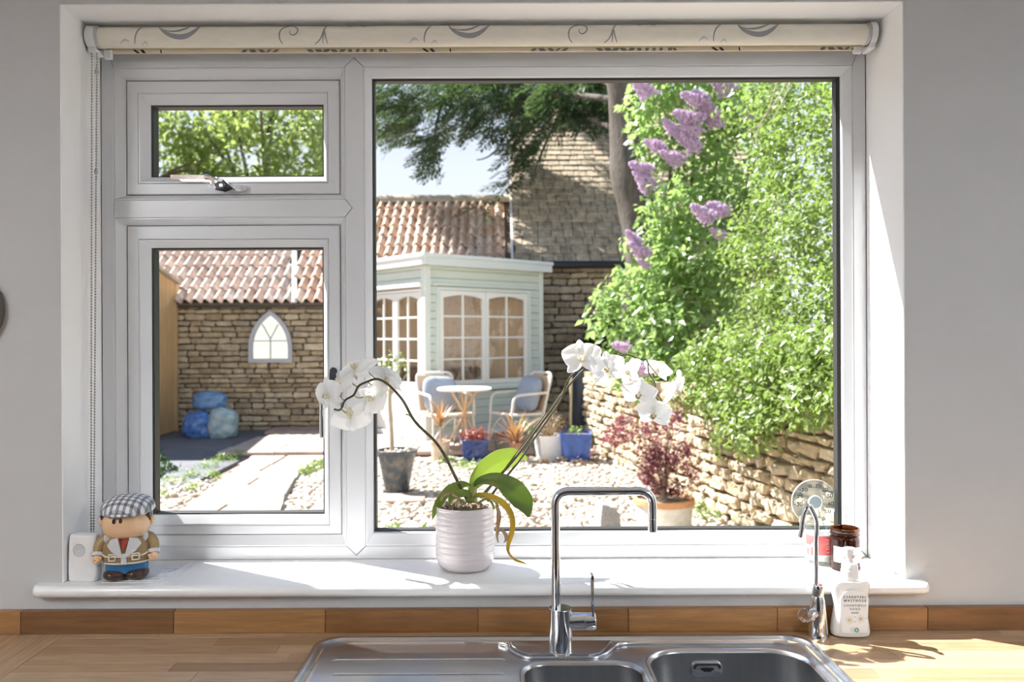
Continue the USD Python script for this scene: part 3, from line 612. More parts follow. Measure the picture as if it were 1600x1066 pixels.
for k in range(10):
    x = -8.4
    while x < .10:
        s = k * PG; c = E0 + es * (s + PG / 2) + np.array([x + PW / 2, 0, 0]); warm = x > strip_x(s)
        if abs(x + PW / 2 - strip_x(s + .16)) > .06:
            m = move(TILE, E0 + es * s + np.array([x, 0, 0]) + en_ * r_.uniform(-.002, .005), RM @ R(r_.uniform(-1, 1), 0, r_.uniform(-1.4, 1.4)))
            qx, qy = proj(c); tiles.append(((228 < qx < 508 and 378 < qy < 476) or (575 < qx < 806 and qy < 418 and not (qx > 585 and qy > 405)), m, 'clay_tile_warm' if warm else 'clay_tile'))
        x += PW
cnt = 0
for v_, m, mt in tiles:
    if v_ and cnt < 300: part(ob, 'roof_tile', m, mt, smooth=50); cnt += 1
for mt in ('clay_tile', 'clay_tile_warm'):
    part(ob, 'roof_tile_mass', join([m for v_, m, t in tiles if not v_ and t == mt]), mt, smooth=50, kind='stuff')
part(ob, 'verge_strip', tube([E0 + es * s + en_ * .045 + [strip_x(s), 0, 0] for s in (-.06, 1, 2, 3.3)], .038, 8, flat=(1, .5)), 'white_flash', label='white mortar strip running up the roof')
rg = E0 + es * 3.36; x = -8.4
while x < .2:
    part(ob, 'ridge_tile', move(loft([[[a, .15 * math.cos(t), .13 * math.sin(t) - .02] for t in np.linspace(-.2, math.pi + .2, 9)] for a in (0.004, .44)], True, True), rg + [x, 0, 0]), 'ridge_stone', smooth=40); x += .445
part(ob, 'eaves_board', cb(-8.5, .24, 10.50, 10.56, 1.98, 2.06, .004), 'dark_gutter')
# pointed arch mirror hung on the outbuilding wall
mat('grey_frame', (.40, .42, .45), rough=.5)
mat('mirror_glass', (.66, .70, .69), rough=.02, metal=1)
def gothic(w, h, sp, n=14):
    R_ = (w * w / 4 + (h - sp) ** 2) / w; t1 = math.asin(min(1, (h - sp) / R_)); right = [(w / 2 - R_ + R_ * math.cos(t), sp + R_ * math.sin(t)) for t in np.linspace(0, t1, n)]
    return Polygon([(-w / 2, 0), (w / 2, 0)] + right + [(-x, y) for x, y in right[::-1][1:]])
am = thing('garden_mirror', 'grey framed pointed arch mirror hung on the rough stone wall', 'mirror', (-3.455, 10.545, 1.14))
go, gi = gothic(.66, .79, .22), gothic(.66, .79, .22).buffer(-.062)
part(am, 'mirror_frame', ext_y(go.difference(gi), -.045, .0), 'grey_frame', smooth=30)
part(am, 'mirror_pane', ext_y(gi.buffer(.01), -.018, -.010), 'mirror_glass')
for pts_ in ([(0, .06), (0, .36), (-.12, .58)], [(0, .36), (.12, .58)], [(-.26, .33), (0, .33), (.26, .33)]):
    part(am, 'tracery', tube([(a, -.024, b_) for a, b_ in pts_], .010, 6), 'grey_frame')

# tall stone house with the steep stone slate roof
ho = thing('stone_slate_house', 'tall stone house with a steep mottled stone slate roof behind the tree', 'house')
HX0, HX1, HY = .27, 4.6, 11.3
part(ho, 'wall_core', bx(HX0 + .02, HX1, HY + .02, HY + 6.6, 0, 2.7), 'mortar_dark')
gp = Polygon([(HY + .02, 2.7), (HY + 6.6, 2.7), (HY + 3.31, 6.05)])
v_, f_ = ext(gp, 0, .25); part(ho, 'gable_wall', (np.c_[v_[:, 2] + HX0 + .06, v_[:, 0], v_[:, 1]], f_), 'barn_stone')
stone_wall(ho, 'stone', (HX0, HY + .02, 0), (1, 0, 0), (0, -1, 0), 4.3, 2.72, TZ - .1, (.08, .15), (.16, .42), 'barn_stone', lambda x, y: 845 < x < 975 and 418 < y < 660, seed=6, cap=200)
p2 = math.radians(46); e2, n2 = np.array([0, math.cos(p2), math.sin(p2)]), np.array([0, -math.sin(p2), math.cos(p2)])
E2 = np.array([0, HY - .12, 2.70]); RM2 = np.stack([[1, 0, 0], e2, n2], 1)
part(ho, 'roof_deck', move(bx(HX0 - .02, HX1, 0, 5.3, -.09, -.02), E2, RM2), 'mortar_dark')
part(ho, 'rear_roof', move(bx(HX0 - .02, HX1, -5.3, 0, -.09, 0), E2 + e2 * 5.3, np.stack([[1, 0, 0], [0, -math.cos(p2), math.sin(p2)], [0, math.sin(p2), math.cos(p2)]], 1)), 'stone_slate')
part(ho, 'gutter', tube([(HX0 - .05, HY - .17, 2.66), (HX1, HY - .17, 2.66)], .06, 10), 'dark_gutter', label='black eaves gutter')
part(ho, 'verge_board', move(bx(HX0 - .05, HX0 - .015, -.05, 5.2, -.09, .012), E2, RM2), 'white_flash', label='pale verge along the roof edge')
r_ = np.random.default_rng(12); sl = []; s = 0; k = 0
while s < 5.2:
    gz = .215 - .017 * s; x = HX0 - .01 - r_.uniform(0, .15)
    while x < HX1 - .1:
        w = r_.uniform(.16, .30) * (1 - .05 * s); a = max(x, HX0 - .01)
        if x + w - a > .05:
            m = cb(a + .005, x + w - .005, s - .03 + r_.uniform(-.012, .012), s + gz + .04, .0, .022, .006)
            v_ = m[0].copy(); v_[:, 2] += (s + gz - v_[:, 1]) * .11 + r_.uniform(0, .008); c = E2 + e2 * (s + gz / 2) + [(a + x + w) / 2, 0, 0]
            qx, qy = proj(c); sl.append((798 < qx < 1010 and 165 < qy < 420, qy, move((v_, m[1]), E2, RM2)))
        x += w
    s += gz; k += 1
sl.sort(key=lambda t: -t[1] - 1000 * t[0]); nv = [t for t in sl if t[0]][:295]; ids = {id(t) for t in nv}
for t in nv: part(ho, 'roof_slate', t[2], 'stone_slate')
part(ho, 'roof_slate_mass', join([t[2] for t in sl if id(t) not in ids]), 'stone_slate', kind='stuff')

# wooden shed along the left
sh = thing('wooden_shed', 'tan boarded wooden shed at the left end of the outbuilding wall', 'shed', (-4.87, 10.53, 0), -90)
SL = 1.75; zt_ = lambda x: 2.34 + .21 * x
part(sh, 'body', hull([(x, y, z) for x in (.02, SL) for y in (-1.9, -.03) for z in (.05, zt_(x))]), 'shed_board')
part(sh, 'boarding', join([hull([(x, y, z) for x in (.1 + i * .15, .1 + (i + 1) * .15 - .007) for y in (-.03, 0) for z in (.08, zt_(x))]) for i in range(11)]), 'shed_board', kind='stuff')
part(sh, 'corner_post', cb(.0, .10, -.06, .012, .05, zt_(0), .005), 'shed_board')
part(sh, 'roof_sheet', hull([(x, y, zt_(x) + z) for x in (-.05, SL + .1) for y in (-2.0, .06) for z in (.0, .05)]), 'ridge_stone')
part(sh, 'base_rail', cb(0, SL, -.05, .006, .03, .12, .004), 'dark_gutter')

# ---------------------------------------------------------------- dry stone garden wall on the right
gw = thing('garden_wall', 'sunlit dry stone garden wall under the climber on the right', 'garden wall')
A_, B_ = np.array([wall_line(10.25), 8.55, 0]), np.array([wall_line(3.2), 1.5, 0]); exw = (B_ - A_) / np.linalg.norm(B_ - A_); enw = np.array([exw[1], -exw[0], 0]); enw = enw if enw[0] < 0 else -enw
L_ = np.linalg.norm(B_ - A_); Mw = np.stack([exw, enw, [0, 0, 1.0]], 1)
mat('wall_fill', (.26, .21, .15), (.36, .29, .21), scale=14, rough=.95)
part(gw, 'wall_core', move(bx(0, L_, -.40, -.015, 0, .97), A_, Mw), 'wall_fill')
stone_wall(gw, 'stone', A_ - enw * .015, exw, enw, L_, 1.01, GZ - .06, (.05, .115), (.10, .28), 'wall_stone', lambda x, y: 895 < x < 1312 and 560 < y < 835, dep=.075, seed=8, cap=298, rough=1.8)
u = 0; r_ = np.random.default_rng(15)
while u < L_:
    w = r_.uniform(.2, .4); part(gw, 'cope_stone', move(hull(np.array([[a, b_, c] for a in (.01, w - .01) for b_ in (-.42, .03) for c in (0, .1)]) + r_.uniform(-.015, .015, (8, 3))), A_ + exw * u + [0, 0, .97], Mw), 'wall_stone'); u += w
# end pier of stones facing the terrace
part(gw, 'wall_end', move(cb(-.06, .04, -.42, -.0, 0, .98, .02), A_, Mw), 'wall_stone')
# ================================================================ the summerhouse
su = thing('summerhouse', 'sage green corner summerhouse with cream doors and windows on the terrace', 'summerhouse', (-.95, 8.9, TZ), 40)
LX, LY, EH = 2.07, 2.0, 2.31
def sboard(x0, x1, z, face, h=.108):                                    # one shiplap board, on the right face (0) or the left face (1)
    prof = np.array([[0, 0], [0, h - .012], [.010, h - .004], [.022, h], [.03, h], [.03, 0]])    # (depth from outside, z)
    L = [np.c_[np.full(6, x), prof[:, 0] - .012, prof[:, 1] + z] for x in (x0, x1)]
    v, f = loft(L, True, True)
    if face: v = np.c_[v[:, 1], v[:, 0], v[:, 2]]
    part(su, 'board', (v, f), 'sage_paint')
z = .06
while z < EH - .02:
    h = min(.11, EH - z); c = z + h / 2
    if .66 < c < 2.0: sboard(.05, .185, z, 0, h); sboard(1.825, LX - .02, z, 0, h)
    else: sboard(.05, LX - .02, z, 0, h)
    if c < 2.0: sboard(1.36, LY - .02, z, 1, h)
    else: sboard(.05, LY - .02, z, 1, h)
    z += h
part(su, 'corner_post', cb(-.035, .06, -.035, .06, 0, EH, .006), 'sage_pale')
part(su, 'corner_post', cb(LX - .04, LX + .03, -.03, .05, 0, EH, .006), 'sage_pale')
part(su, 'corner_post', cb(-.03, .05, LY - .04, LY + .03, 0, EH, .006), 'sage_pale')
TRI = Polygon([(-.0, -.0), (LX, 0), (LX, .06), (.06, LY), (0, LY)]); INN = Polygon([(.05, .05), (LX - .06, .05), (.05, LY - .06)])
part(su, 'rear_wall', hull([(x, y, z) for x, y in ((LX, .0), (LX, .06), (.06, LY), (0, LY), (LX - .06, .0), (0, LY - .06)) for z in (0, EH)]), 'sage_paint')
part(su, 'wall_lining', join([hull([(x, y, z) for x, y in ((LX - .09, .02), (LX - .13, .02), (.02, LY - .13), (.02, LY - .09)) for z in (.05, EH)]),
     bx(.02, .19, .022, .05, .05, EH), bx(1.82, LX - .1, .022, .05, .05, EH), bx(.02, LX - .1, .022, .05, .05, .7), bx(.02, LX - .1, .022, .05, 1.99, EH), bx(.022, .05, 1.36, LY - .1, .05, EH), bx(.022, .05, .03, 1.36, 2.0, EH)]), 'inner_wood', label='brown wooden inside walls')
part(su, 'floor_deck', ext(INN, 0, .06), 'inner_wood')
part(su, 'base_sill', join([cb(-.03, LX + .03, -.05, .03, 0, .065, .006), cb(-.05, .03, -.03, LY + .03, 0, .065, .006)]), 'cream_paint')
part(su, 'roof_board', ext(Polygon([(-.1, -.1), (LX + .12, -.1), (LX + .12, .12), (.12, LY + .1), (-.1, LY + .1)]), EH + .06, EH + .12), 'ridge_stone')
part(su, 'ceiling_board', ext(TRI, EH - .01, EH + .05), 'cream_paint')
def fas(x0, x1, y0, y1): return join([cb(x0, x1, y0, y1, EH - .005, EH + .10, .006), cb(x0 - .015, x1 + .015, y0 - .015, y1 + .015, EH + .098, EH + .148, .006)])
part(su, 'fascia', fas(-.11, LX + .13, -.12, -.085), 'fascia_paint')
part(su, 'fascia', fas(-.12, -.085, -.084, LY + .12), 'cream_paint', label='cream fascia board over the doors, in its sunlit tone')  # lighter than the right fascia, standing for the sun on this face
part(su, 'soffit', join([bx(-.1, LX + .1, -.09, .03, EH, EH + .02), bx(-.1, .03, -.09, LY + .1, EH, EH + .02)]), 'cream_paint')
# window of the right face
def lift(m, face):                                                      # from (along, depth inwards, z) to the face
    return m if face == 0 else (np.c_[m[0][:, 1], m[0][:, 0], m[0][:, 2]], m[1][:, ::-1])
part(su, 'window_trim', ext_y(sbox(.165, .64, 1.845, 2.03).difference(sbox(.215, .70, 1.795, 1.985)), -.035, .03), 'sage_pale')
part(su, 'window_ledge', cb(.14, 1.87, -.07, .02, .625, .66, .006), 'sage_pale')
part(su, 'pediment_strip', cb(.10, 1.91, -.03, -.005, 2.045, 2.075, .005), 'sage_pale')
def glazed(name, x0, x1, z0, z1, face, panel=None, rows=4, label=None):
    st = .052; gz0 = (panel + .05 if panel else z0 + st + .01); gz1 = z1 - .05; gx0, gx1 = x0 + st, x1 - st; w = gx1 - gx0; rise = .045
    arch = [(gx0 + w * t, gz1 - rise + rise * math.sin(math.pi * t)) for t in np.linspace(1, 0, 13)]
    op = Polygon([(gx0, gz0), (gx1, gz0)] + arch)
    s = part(su, name, lift(ext_y(sbox(x0, z0, x1, z1).difference(op), -.022, .018), face), 'cream_paint', label=label)
    cx = (gx0 + gx1) / 2; part(s, 'glazing_bar', lift(cb(cx - .013, cx + .013, -.016, .012, gz0, gz1 - .002, .003), face), 'cream_paint')
    hs = np.linspace(gz0, gz1, rows + 1)
    for q in hs[1:-1]: part(s, 'glazing_bar', lift(cb(gx0, gx1, -.015, .011, q - .012, q + .012, .003), face), 'cream_paint')
    for a, b_ in zip(hs[:-1], hs[1:]):
        for c, e in ((gx0 - .01, cx), (cx, gx1 + .01)): part(s, 'pane', lift(bx(c + .001, e - .001, -.003, .001, a + .001, b_ - .001), face), 'wavy_glass')
    if panel:
        for i in range(4):
            pw = (gx1 - gx0) / 4; part(s, 'door_panel', lift(cb(gx0 + pw * i + .003, gx0 + pw * (i + 1) - .003, -.028, -.02, z0 + .12, panel - .04, .003), face), 'cream_paint')
    return s
glazed('window_sash', .222, 1.002, .705, 1.98, 0, label='left window sash with an arched top')
glazed('window_sash', 1.008, 1.788, .705, 1.98, 0, label='right window sash with an arched top')
part(su, 'door_frame', lift(ext_y(sbox(.05, .06, 1.37, 2.0).difference(sbox(.10, .065, 1.325, 1.965)), -.03, .03), 1), 'cream_paint')
part(su, 'door_hood', lift(cb(.04, 1.5, -.075, .0, 2.02, 2.075, .012), 1), 'cream_paint', label='cream drip board above the doors')
dr = glazed('door_leaf', .104, .710, .075, 1.96, 1, panel=.70, label='right door leaf')
dl = glazed('door_leaf', .716, 1.322, .075, 1.96, 1, panel=.70, label='left door leaf')
part(dr, 'door_handle', lift(join([cb(.665, .69, -.03, -.02, .98, 1.12, .003), tube([(.678, -.03, 1.06), (.678, -.06, 1.06), (.62, -.06, 1.06)], .007, 8)]), 1), 'chrome')
# seat inside
mat('pale_cloth', (.62, .66, .72), (.70, .73, .78), scale=6, rough=.9)
mat('brown_weave', (.20, .13, .08), (.28, .19, .12), scale=40, rough=.8)
st_ = thing('wicker_settee', 'brown wicker settee with pale blue cushions inside the summerhouse', 'settee', (-.95 + .766 * .66 - .643 * .66, 8.9 + .643 * .66 + .766 * .66, TZ + .06), -5)
part(st_, 'seat_base', cb(-.6, .6, -.3, .3, .0, .36, .02), 'brown_weave')
part(st_, 'backrest', cb(-.6, .6, .22, .32, .36, .86, .03), 'brown_weave')
for x in (-.62, .54): part(st_, 'armrest', cb(x, x + .08, -.3, .3, .3, .6, .02), 'brown_weave')
for x in (-.52, .02): part(st_, 'cushion', move(sph((.26, .27, .07), (x + .25, -.03, .42), 3), (0, 0, 0)), 'pale_cloth', smooth=True)
# ================================================================ plants
LEAF = (np.array([[0, 0, 0], [-.27, .42, .07], [0, .5, 0], [.27, .42, .07], [0, 1, -.06]]), np.array([[0, 3, 2], [0, 2, 1], [1, 2, 4], [2, 3, 4]]))
BLADE = (np.array([[-.035, 0, 0], [.035, 0, 0], [-.045, .4, .0], [.045, .4, .0], [-.03, .75, -.06], [.03, .75, -.06], [0, 1, -.16]]), np.array([[0, 1, 3], [0, 3, 2], [2, 3, 5], [2, 5, 4], [4, 5, 6]]))
leafmat('lilac_leaf', [(0, (.17, .26, .09)), (.4, (.28, .40, .14)), (.75, (.44, .56, .26)), (1, (.62, .70, .42))], trans=.5, rough=.3, spec=1.0, tcol=[(0, (.42, .60, .18)), (.5, (.66, .82, .36)), (1, (.90, .96, .66))])
leafmat('climber_leaf', [(0, (.17, .24, .06)), (.4, (.32, .39, .11)), (.75, (.52, .56, .22)), (.97, (.74, .73, .40)), (1, (.66, .42, .15))], trans=.40, rough=.34, spec=1.0, tcol=[(0, (.30, .44, .09)), (.5, (.56, .68, .20)), (.97, (.86, .90, .50)), (1, (.85, .55, .2))])
leafmat('far_leaf', [(0, (.20, .27, .09)), (.5, (.42, .46, .15)), (1, (.66, .66, .32))], trans=.5, rough=.35, spec=.8, tcol=[(0, (.42, .52, .14)), (.5, (.78, .82, .30)), (1, (.96, .96, .6))])
leafmat('conifer_needle', [(0, (.05, .085, .045)), (.55, (.105, .15, .06)), (.85, (.22, .26, .08)), (1, (.36, .36, .10))], trans=.42, rough=.45, spec=.4, tcol=[(0, (.10, .16, .05)), (.6, (.24, .30, .08)), (1, (.62, .60, .15))])
leafmat('ivy_leaf', [(0, (.03, .07, .025)), (1, (.08, .15, .04))], trans=.3)
leafmat('acer_leaf', [(0, (.10, .016, .035)), (.4, (.24, .04, .06)), (.75, (.44, .085, .10)), (1, (.60, .22, .15))], trans=.42, tcol=[(0, (.30, .04, .08)), (.6, (.65, .14, .17)), (1, (.92, .36, .26))])
leafmat('red_leaf', [(0, (.30, .08, .07)), (.5, (.48, .17, .14)), (1, (.60, .32, .24))], trans=.4)
leafmat('spiky_leaf', [(0, (.36, .20, .13)), (.4, (.50, .31, .20)), (.8, (.56, .40, .20)), (1, (.46, .43, .18))], trans=.35)
leafmat('pale_leaf', [(0, (.22, .32, .10)), (.5, (.40, .48, .18)), (.8, (.68, .70, .50)), (1, (.80, .80, .72))], trans=.4)
leafmat('heather_leaf', [(0, (.30, .21, .15)), (.5, (.44, .31, .27)), (1, (.42, .37, .22))], trans=.35)
leafmat('lilac_petal', [(0, (.70, .56, .71)), (.5, (.84, .72, .84)), (1, (.95, .90, .95))], trans=.5, rough=.6, spec=.2, tcol=[(0, (.82, .68, .84)), (1, (.97, .90, .97))])
mat('bark', (.085, .07, .055), (.15, .125, .10), scale=8, stretch=(3, 3, .7), rough=.9, bump=.02, bscale=18)
mat('twig', (.30, .25, .19), (.42, .36, .28), scale=20, rough=.9)
def fol(P, N, size, rs, base=LEAF, jit=.8, roll=None):                  # leaves at P facing about N
    N = N / (np.linalg.norm(N, axis=1, keepdims=True) + 1e-9) + rs.normal(0, jit * .6, N.shape)
    return scatter(base, P, frames(N, rs.uniform(0, 6.283, len(P)) if roll is None else roll), size)
def in_poly(poly, n, rs):
    P = Polygon(poly); a, b, c, d = P.bounds; out = []
    from shapely import contains_xy
    while len(out) < n:
        q = np.c_[rs.uniform(a, c, n * 2), rs.uniform(b, d, n * 2)]; out += q[contains_xy(P, q[:, 0], q[:, 1])].tolist()
    return np.array(out[:n])
def clumps(poly, dfun, n_c, per, r, rs, up=.5, back=0):                 # clumps of leaves filling an outline at given distances: points and facing
    C = in_poly(poly, n_c, rs); C3 = np.array([W(x, y, dfun(x, y) + rs.uniform(0, back)) for x, y in C])
    D = rs.normal(0, 1, (n_c, per, 3)); D /= np.linalg.norm(D, axis=2, keepdims=True); rad = r * rs.uniform(.35, 1, (n_c, per, 1)) ** .5
    P = C3[:, None] + D * rad * [1, 1, .8]; N = D + [0, 0, up] + SUN * .7
    return P.reshape(-1, 3), N.reshape(-1, 3), C3

# lilac bush behind the wall
rs = np.random.default_rng(31)
lil = thing('lilac_bush', 'tall lilac bush with pale purple flower clusters beside the tree trunk', 'lilac bush')
LP = [(985, 60), (1230, 60), (1215, 300), (1175, 420), (1130, 560), (1085, 640), (1030, 625), (985, 612), (955, 590), (935, 530), (918, 498), (945, 455), (958, 420), (985, 375), (1006, 345), (1012, 300), (992, 270), (990, 205), (982, 165)]
LP = [(x + (9 if x < 1020 else 0), y) for x, y in LP]
ld = lambda x, y: 7.7 + .9 * ((y - 120) / 500 - .5) ** 2 * -2 + .5 * abs((x - 1080) / 120) + (0.9 if y < 300 else .3)
P, N, C3 = clumps(LP, ld, 420, 26, .20, rs, .5, .7)
keep = P[:, 2] > .9
part(lil, 'foliage', fol(P[keep], N[keep], rs.uniform(.075, .13, keep.sum()), rs), 'lilac_leaf', kind='stuff')
st = []
for x0, x1 in ((1040, 1010), (1060, 1080), (1075, 1130), (1050, 1045)):
    st.append(tube(spline([(2.35 + rs.uniform(-.1, .1), 6.7, .05), W((x0 + x1) / 2 + 25, 520, 8.9), W(x1 + 35, 300, 9.0), W(x1 + 45, 130, 9.0)], 14), np.linspace(.03, .012, 14), 7))
for q in st: part(lil, 'branch', q, 'bark', smooth=True)
fl4 = (np.array([[0, 0, .1], [1, 0, .25], [.5, .5, 0], [0, 1, .25], [-.5, .5, 0], [-1, 0, .25], [-.5, -.5, 0], [0, -1, .25], [.5, -.5, 0]]) * [1, 1, 1], np.array([[0, 8, 1], [0, 1, 2], [0, 2, 3], [0, 3, 4], [0, 4, 5], [0, 5, 6], [0, 6, 7], [0, 7, 8]]))
flo = tm(trimesh.creation.icosphere(subdivisions=0))
PAN = [(1079, 153, 34), (1104, 168, 40), (1073, 184, 44), (1110, 184, 38), (1079, 203, 36), (1077, 222, 38), (1046, 197, 30), (1021, 227, 32), (1048, 245, 38), (1000, 262, 36), (1006, 284, 42), (1169, 179, 20), (1124, 131, 44), (1096, 333, 40), (1121, 325, 34), (1003, 137, 40), (988, 372, 30), (998, 391, 36), (1005, 412, 20), (1120, 364, 26), (969, 541, 28), (1002, 574, 34), (1062, 215, 26), (1094, 150, 28)]
for k, (x, y, s) in enumerate(PAN):
    dd = ld(x, y) - .32; ln = s * dd / FPX * 1.0; n = 230
    ax_ = np.array([-.75 + rs.uniform(-.2, .3), -.3, .45 + rs.uniform(-.3, .4)]); ax_ /= np.linalg.norm(ax_); F = look_rot(ax_).T
    t = rs.uniform(0, 1, n); ph = rs.uniform(0, 6.28, n); rad = ln * .36 * np.sqrt(np.clip(1 - t, .03, 1)) * rs.uniform(.6, 1.08, n)
    loc = np.c_[rad * np.cos(ph), rad * np.sin(ph), (t - .45) * ln]; q = rs.random(n) < .3; loc[q] = loc[q] * .7 + [ln * .25, 0, -ln * .22]
    core = lathe([(0, -.45 * ln), (.22 * ln, -.3 * ln), (.2 * ln, 0), (.05 * ln, .45 * ln), (0, .5 * ln)], 8); m = scatter(flo, loc, frames(rs.normal(0, 1, (n, 3)), ph), ln * rs.uniform(.036, .060, n))
    part(lil, 'flower_cluster', move(join([m, core]), W(x, y, dd), F), 'lilac_petal', label='pale purple flower cluster' if k == 0 else None)

# climber over the garden wall
cl = thing('climber', 'yellow-green climber tumbling over the dry stone garden wall', 'climbing shrub')
CP = [(1185, 60), (1420, 60), (1420, 665), (1312, 640), (1270, 668), (1222, 650), (1190, 690), (1150, 712), (1120, 690), (1105, 650), (1060, 640), (1045, 600), (1080, 560), (1100, 520), (1160, 480), (1165, 440), (1130, 405), (1165, 345), (1190, 300), (1172, 240), (1180, 150)]
def cd(x, y): # in front of and above the wall's line
    dw = None; r_ = (x - VX) / FPX; k = (1.73 - 1.17) / (6.54 - 10.0); dw = (1.17 - 10.0 * k) / (r_ - k) if abs(r_ - k) > 1e-6 else 6
    return min(6.9, max(4.4, dw)) + (-.62 if y > 520 else .12)
P, N, C3 = clumps(CP, cd, 430, 32, .125, rs, .5, .4)
part(cl, 'foliage', fol(P, N, rs.uniform(.038, .066, len(P)), rs), 'climber_leaf', kind='stuff')
P, N, C3 = clumps([(1060, 575), (1110, 530), (1420, 530), (1420, 655), (1310, 640), (1270, 662), (1222, 640), (1190, 690), (1150, 705), (1118, 680), (1100, 645), (1060, 630)], lambda x, y: cd(x, 600), 185, 28, .115, rs, .5, .3)
part(cl, 'foliage', fol(P, N, rs.uniform(.038, .066, len(P)), rs), 'climber_leaf', kind='stuff')
# deeper mass of the same climber over the top of the wall and behind
P, N, C3 = clumps([(1130, 60), (1420, 60), (1420, 600), (1110, 600), (1150, 420)], lambda x, y: cd(x, y) + .75, 210, 24, .2, rs, .4, .5)
part(cl, 'foliage', fol(P, N, rs.uniform(.05, .08, len(P)), rs), 'climber_leaf', kind='stuff')
for pts_ in ([(1222, 100, 5.6), (1205, 160, 5.5), (1190, 190, 5.5), (1168, 202, 5.45)], [(1222, 100, 5.6), (1208, 165, 5.5), (1186, 200, 5.5), (1183, 232, 5.45)], [(1240, 110, 5.5), (1222, 160, 5.4), (1205, 190, 5.4)], [(1205, 305, 5.35), (1216, 318, 5.3), (1226, 332, 5.3)]):
    part(cl, 'stem', tube(spline([W(*q) for q in pts_], 14), np.linspace(.006, .003, 14), 6), 'twig', smooth=True)

# ivy on the house wall
iv = thing('ivy', 'dark green ivy on the shaded stone wall beneath the lilac', 'ivy')
P, N, C3 = clumps([(930, 470), (965, 460), (975, 590), (915, 600), (905, 560)], lambda x, y: 12.75, 60, 22, .13, rs, .2)
part(iv, 'foliage', fol(P, N - [0, 1, 0], rs.uniform(.06, .10, len(P)), rs), 'ivy_leaf', kind='stuff')

# the conifer
co = thing('conifer_tree', 'large dark conifer with a leaning trunk and drooping sprays over the roofs', 'conifer tree')
TD = 11.2
tr = spline([W(1004, 560, TD), W(1003, 420, TD), W(1000, 345, TD), W(990, 300, TD), W(981, 240, TD), W(978, 180, TD), W(970, 128, TD), W(955, 40, TD + .2), W(950, -150, TD + .5)], 40)
tr = np.vstack([[2.05, TD - 1.7, 0.05], tr])
v, f = tube(tr, np.linspace(.30, .19, 41), 18); nn = meshkit.fbm(v * [3, 3, 1.2], 3, 4)[:, None] - .5; cen = np.interp(v[:, 2], tr[:, 2], tr[:, 0])
v = v + np.c_[(v[:, 0] - cen), v[:, 1] - (TD - 1.7), 0 * cen] * nn * .7
part(co, 'trunk', (v, f), 'bark', smooth=60)
BR_ = [[(978, 160, 11.3), (900, 150, 12.2), (830, 152, 13), (760, 160, 13.6), (690, 165, 13.8), (640, 150, 13.9), (600, 138, 14)], [(985, 215, 11.2), (930, 190, 12.2), (880, 170, 13), (845, 150, 13.2)], [(978, 150, 11.3), (930, 120, 12), (850, 100, 13), (740, 90, 14)],
       [(970, 130, 11.3), (900, 70, 12.4), (780, 30, 14), (640, 20, 15)], [(830, 152, 13), (800, 190, 13.4), (770, 240, 13.6), (745, 250, 13.7)], [(690, 165, 13.8), (680, 210, 13.8), (688, 270, 13.8)], [(880, 170, 13), (850, 230, 13.2), (830, 290, 12.9)],
       [(975, 180, 11.3), (1000, 130, 11.8), (1040, 80, 12.4)], [(960, 60, 11.4), (900, -30, 13), (800, -80, 15), (700, -100, 16.5)], [(640, 150, 13.9), (625, 185, 13.8), (600, 205, 13.8)]]
for b_ in BR_:
    P3 = spline([W(*q) for q in b_], 16); part(co, 'branch', tube(P3, np.linspace(.055 if b_[0][0] > 950 else .028, .010, 16), 7), 'bark', smooth=True)
def spray_mesh(rs):                                                     # drooping twig with rows of needle tufts; along +y, ~1 long
    vs, fs = [], []
    for i in range(16):
        t = .12 + .88 * i / 16
        for s in (-1, 1):
            ln = .34 * (1 - t * .55) * rs.uniform(.7, 1.2); a = math.radians(rs.uniform(35, 65)) * s; z = -.18 * t * t
            d_ = np.array([math.sin(a), math.cos(a), rs.uniform(-.25, .12)]); p = np.array([0, t - .1, z]); w_ = np.cross(d_, [0, 0, 1]); w_ = w_ / np.linalg.norm(w_) * .026
            n_ = len(vs); vs += [p, p + d_ * ln * .5 + w_, p + d_ * ln, p + d_ * ln * .5 - w_]; fs += [[n_, n_ + 1, n_ + 2], [n_, n_ + 2, n_ + 3]]
    return np.array(vs), np.array(fs)
KP = [(575, 100), (575, 195), (590, 208), (604, 222), (617, 240), (632, 222), (648, 214), (660, 232), (672, 262), (688, 287), (697, 262), (694, 236), (712, 214), (728, 212), (748, 232), (752, 205), (772, 226), (788, 200), (797, 188), (800, 220), (830, 210), (852, 190), (880, 196), (912, 150), (950, 140), (985, 130), (985, 100)]
P0 = []
q = in_poly(KP, 820, rs); P0.append(np.array([W(x, y - 8, rs.uniform(12.6, 15.0)) for x, y in q]))
q = in_poly([(840, 112), (995, 112), (985, 160), (950, 172), (900, 192), (850, 190)], 190, rs); P0.append(np.array([W(x, y, rs.uniform(12.0, 13.2)) for x, y in q]))
q = in_poly([(770, 300), (800, 262), (806, 330), (775, 330), (742, 322)], 45, rs); P0.append(np.array([W(x, y, rs.uniform(13.2, 13.8)) for x, y in q]))
q = in_poly([(800, 190), (870, 180), (850, 250), (800, 300)], 60, rs); P0.append(np.array([W(x, y, rs.uniform(12.8, 13.5)) for x, y in q]))
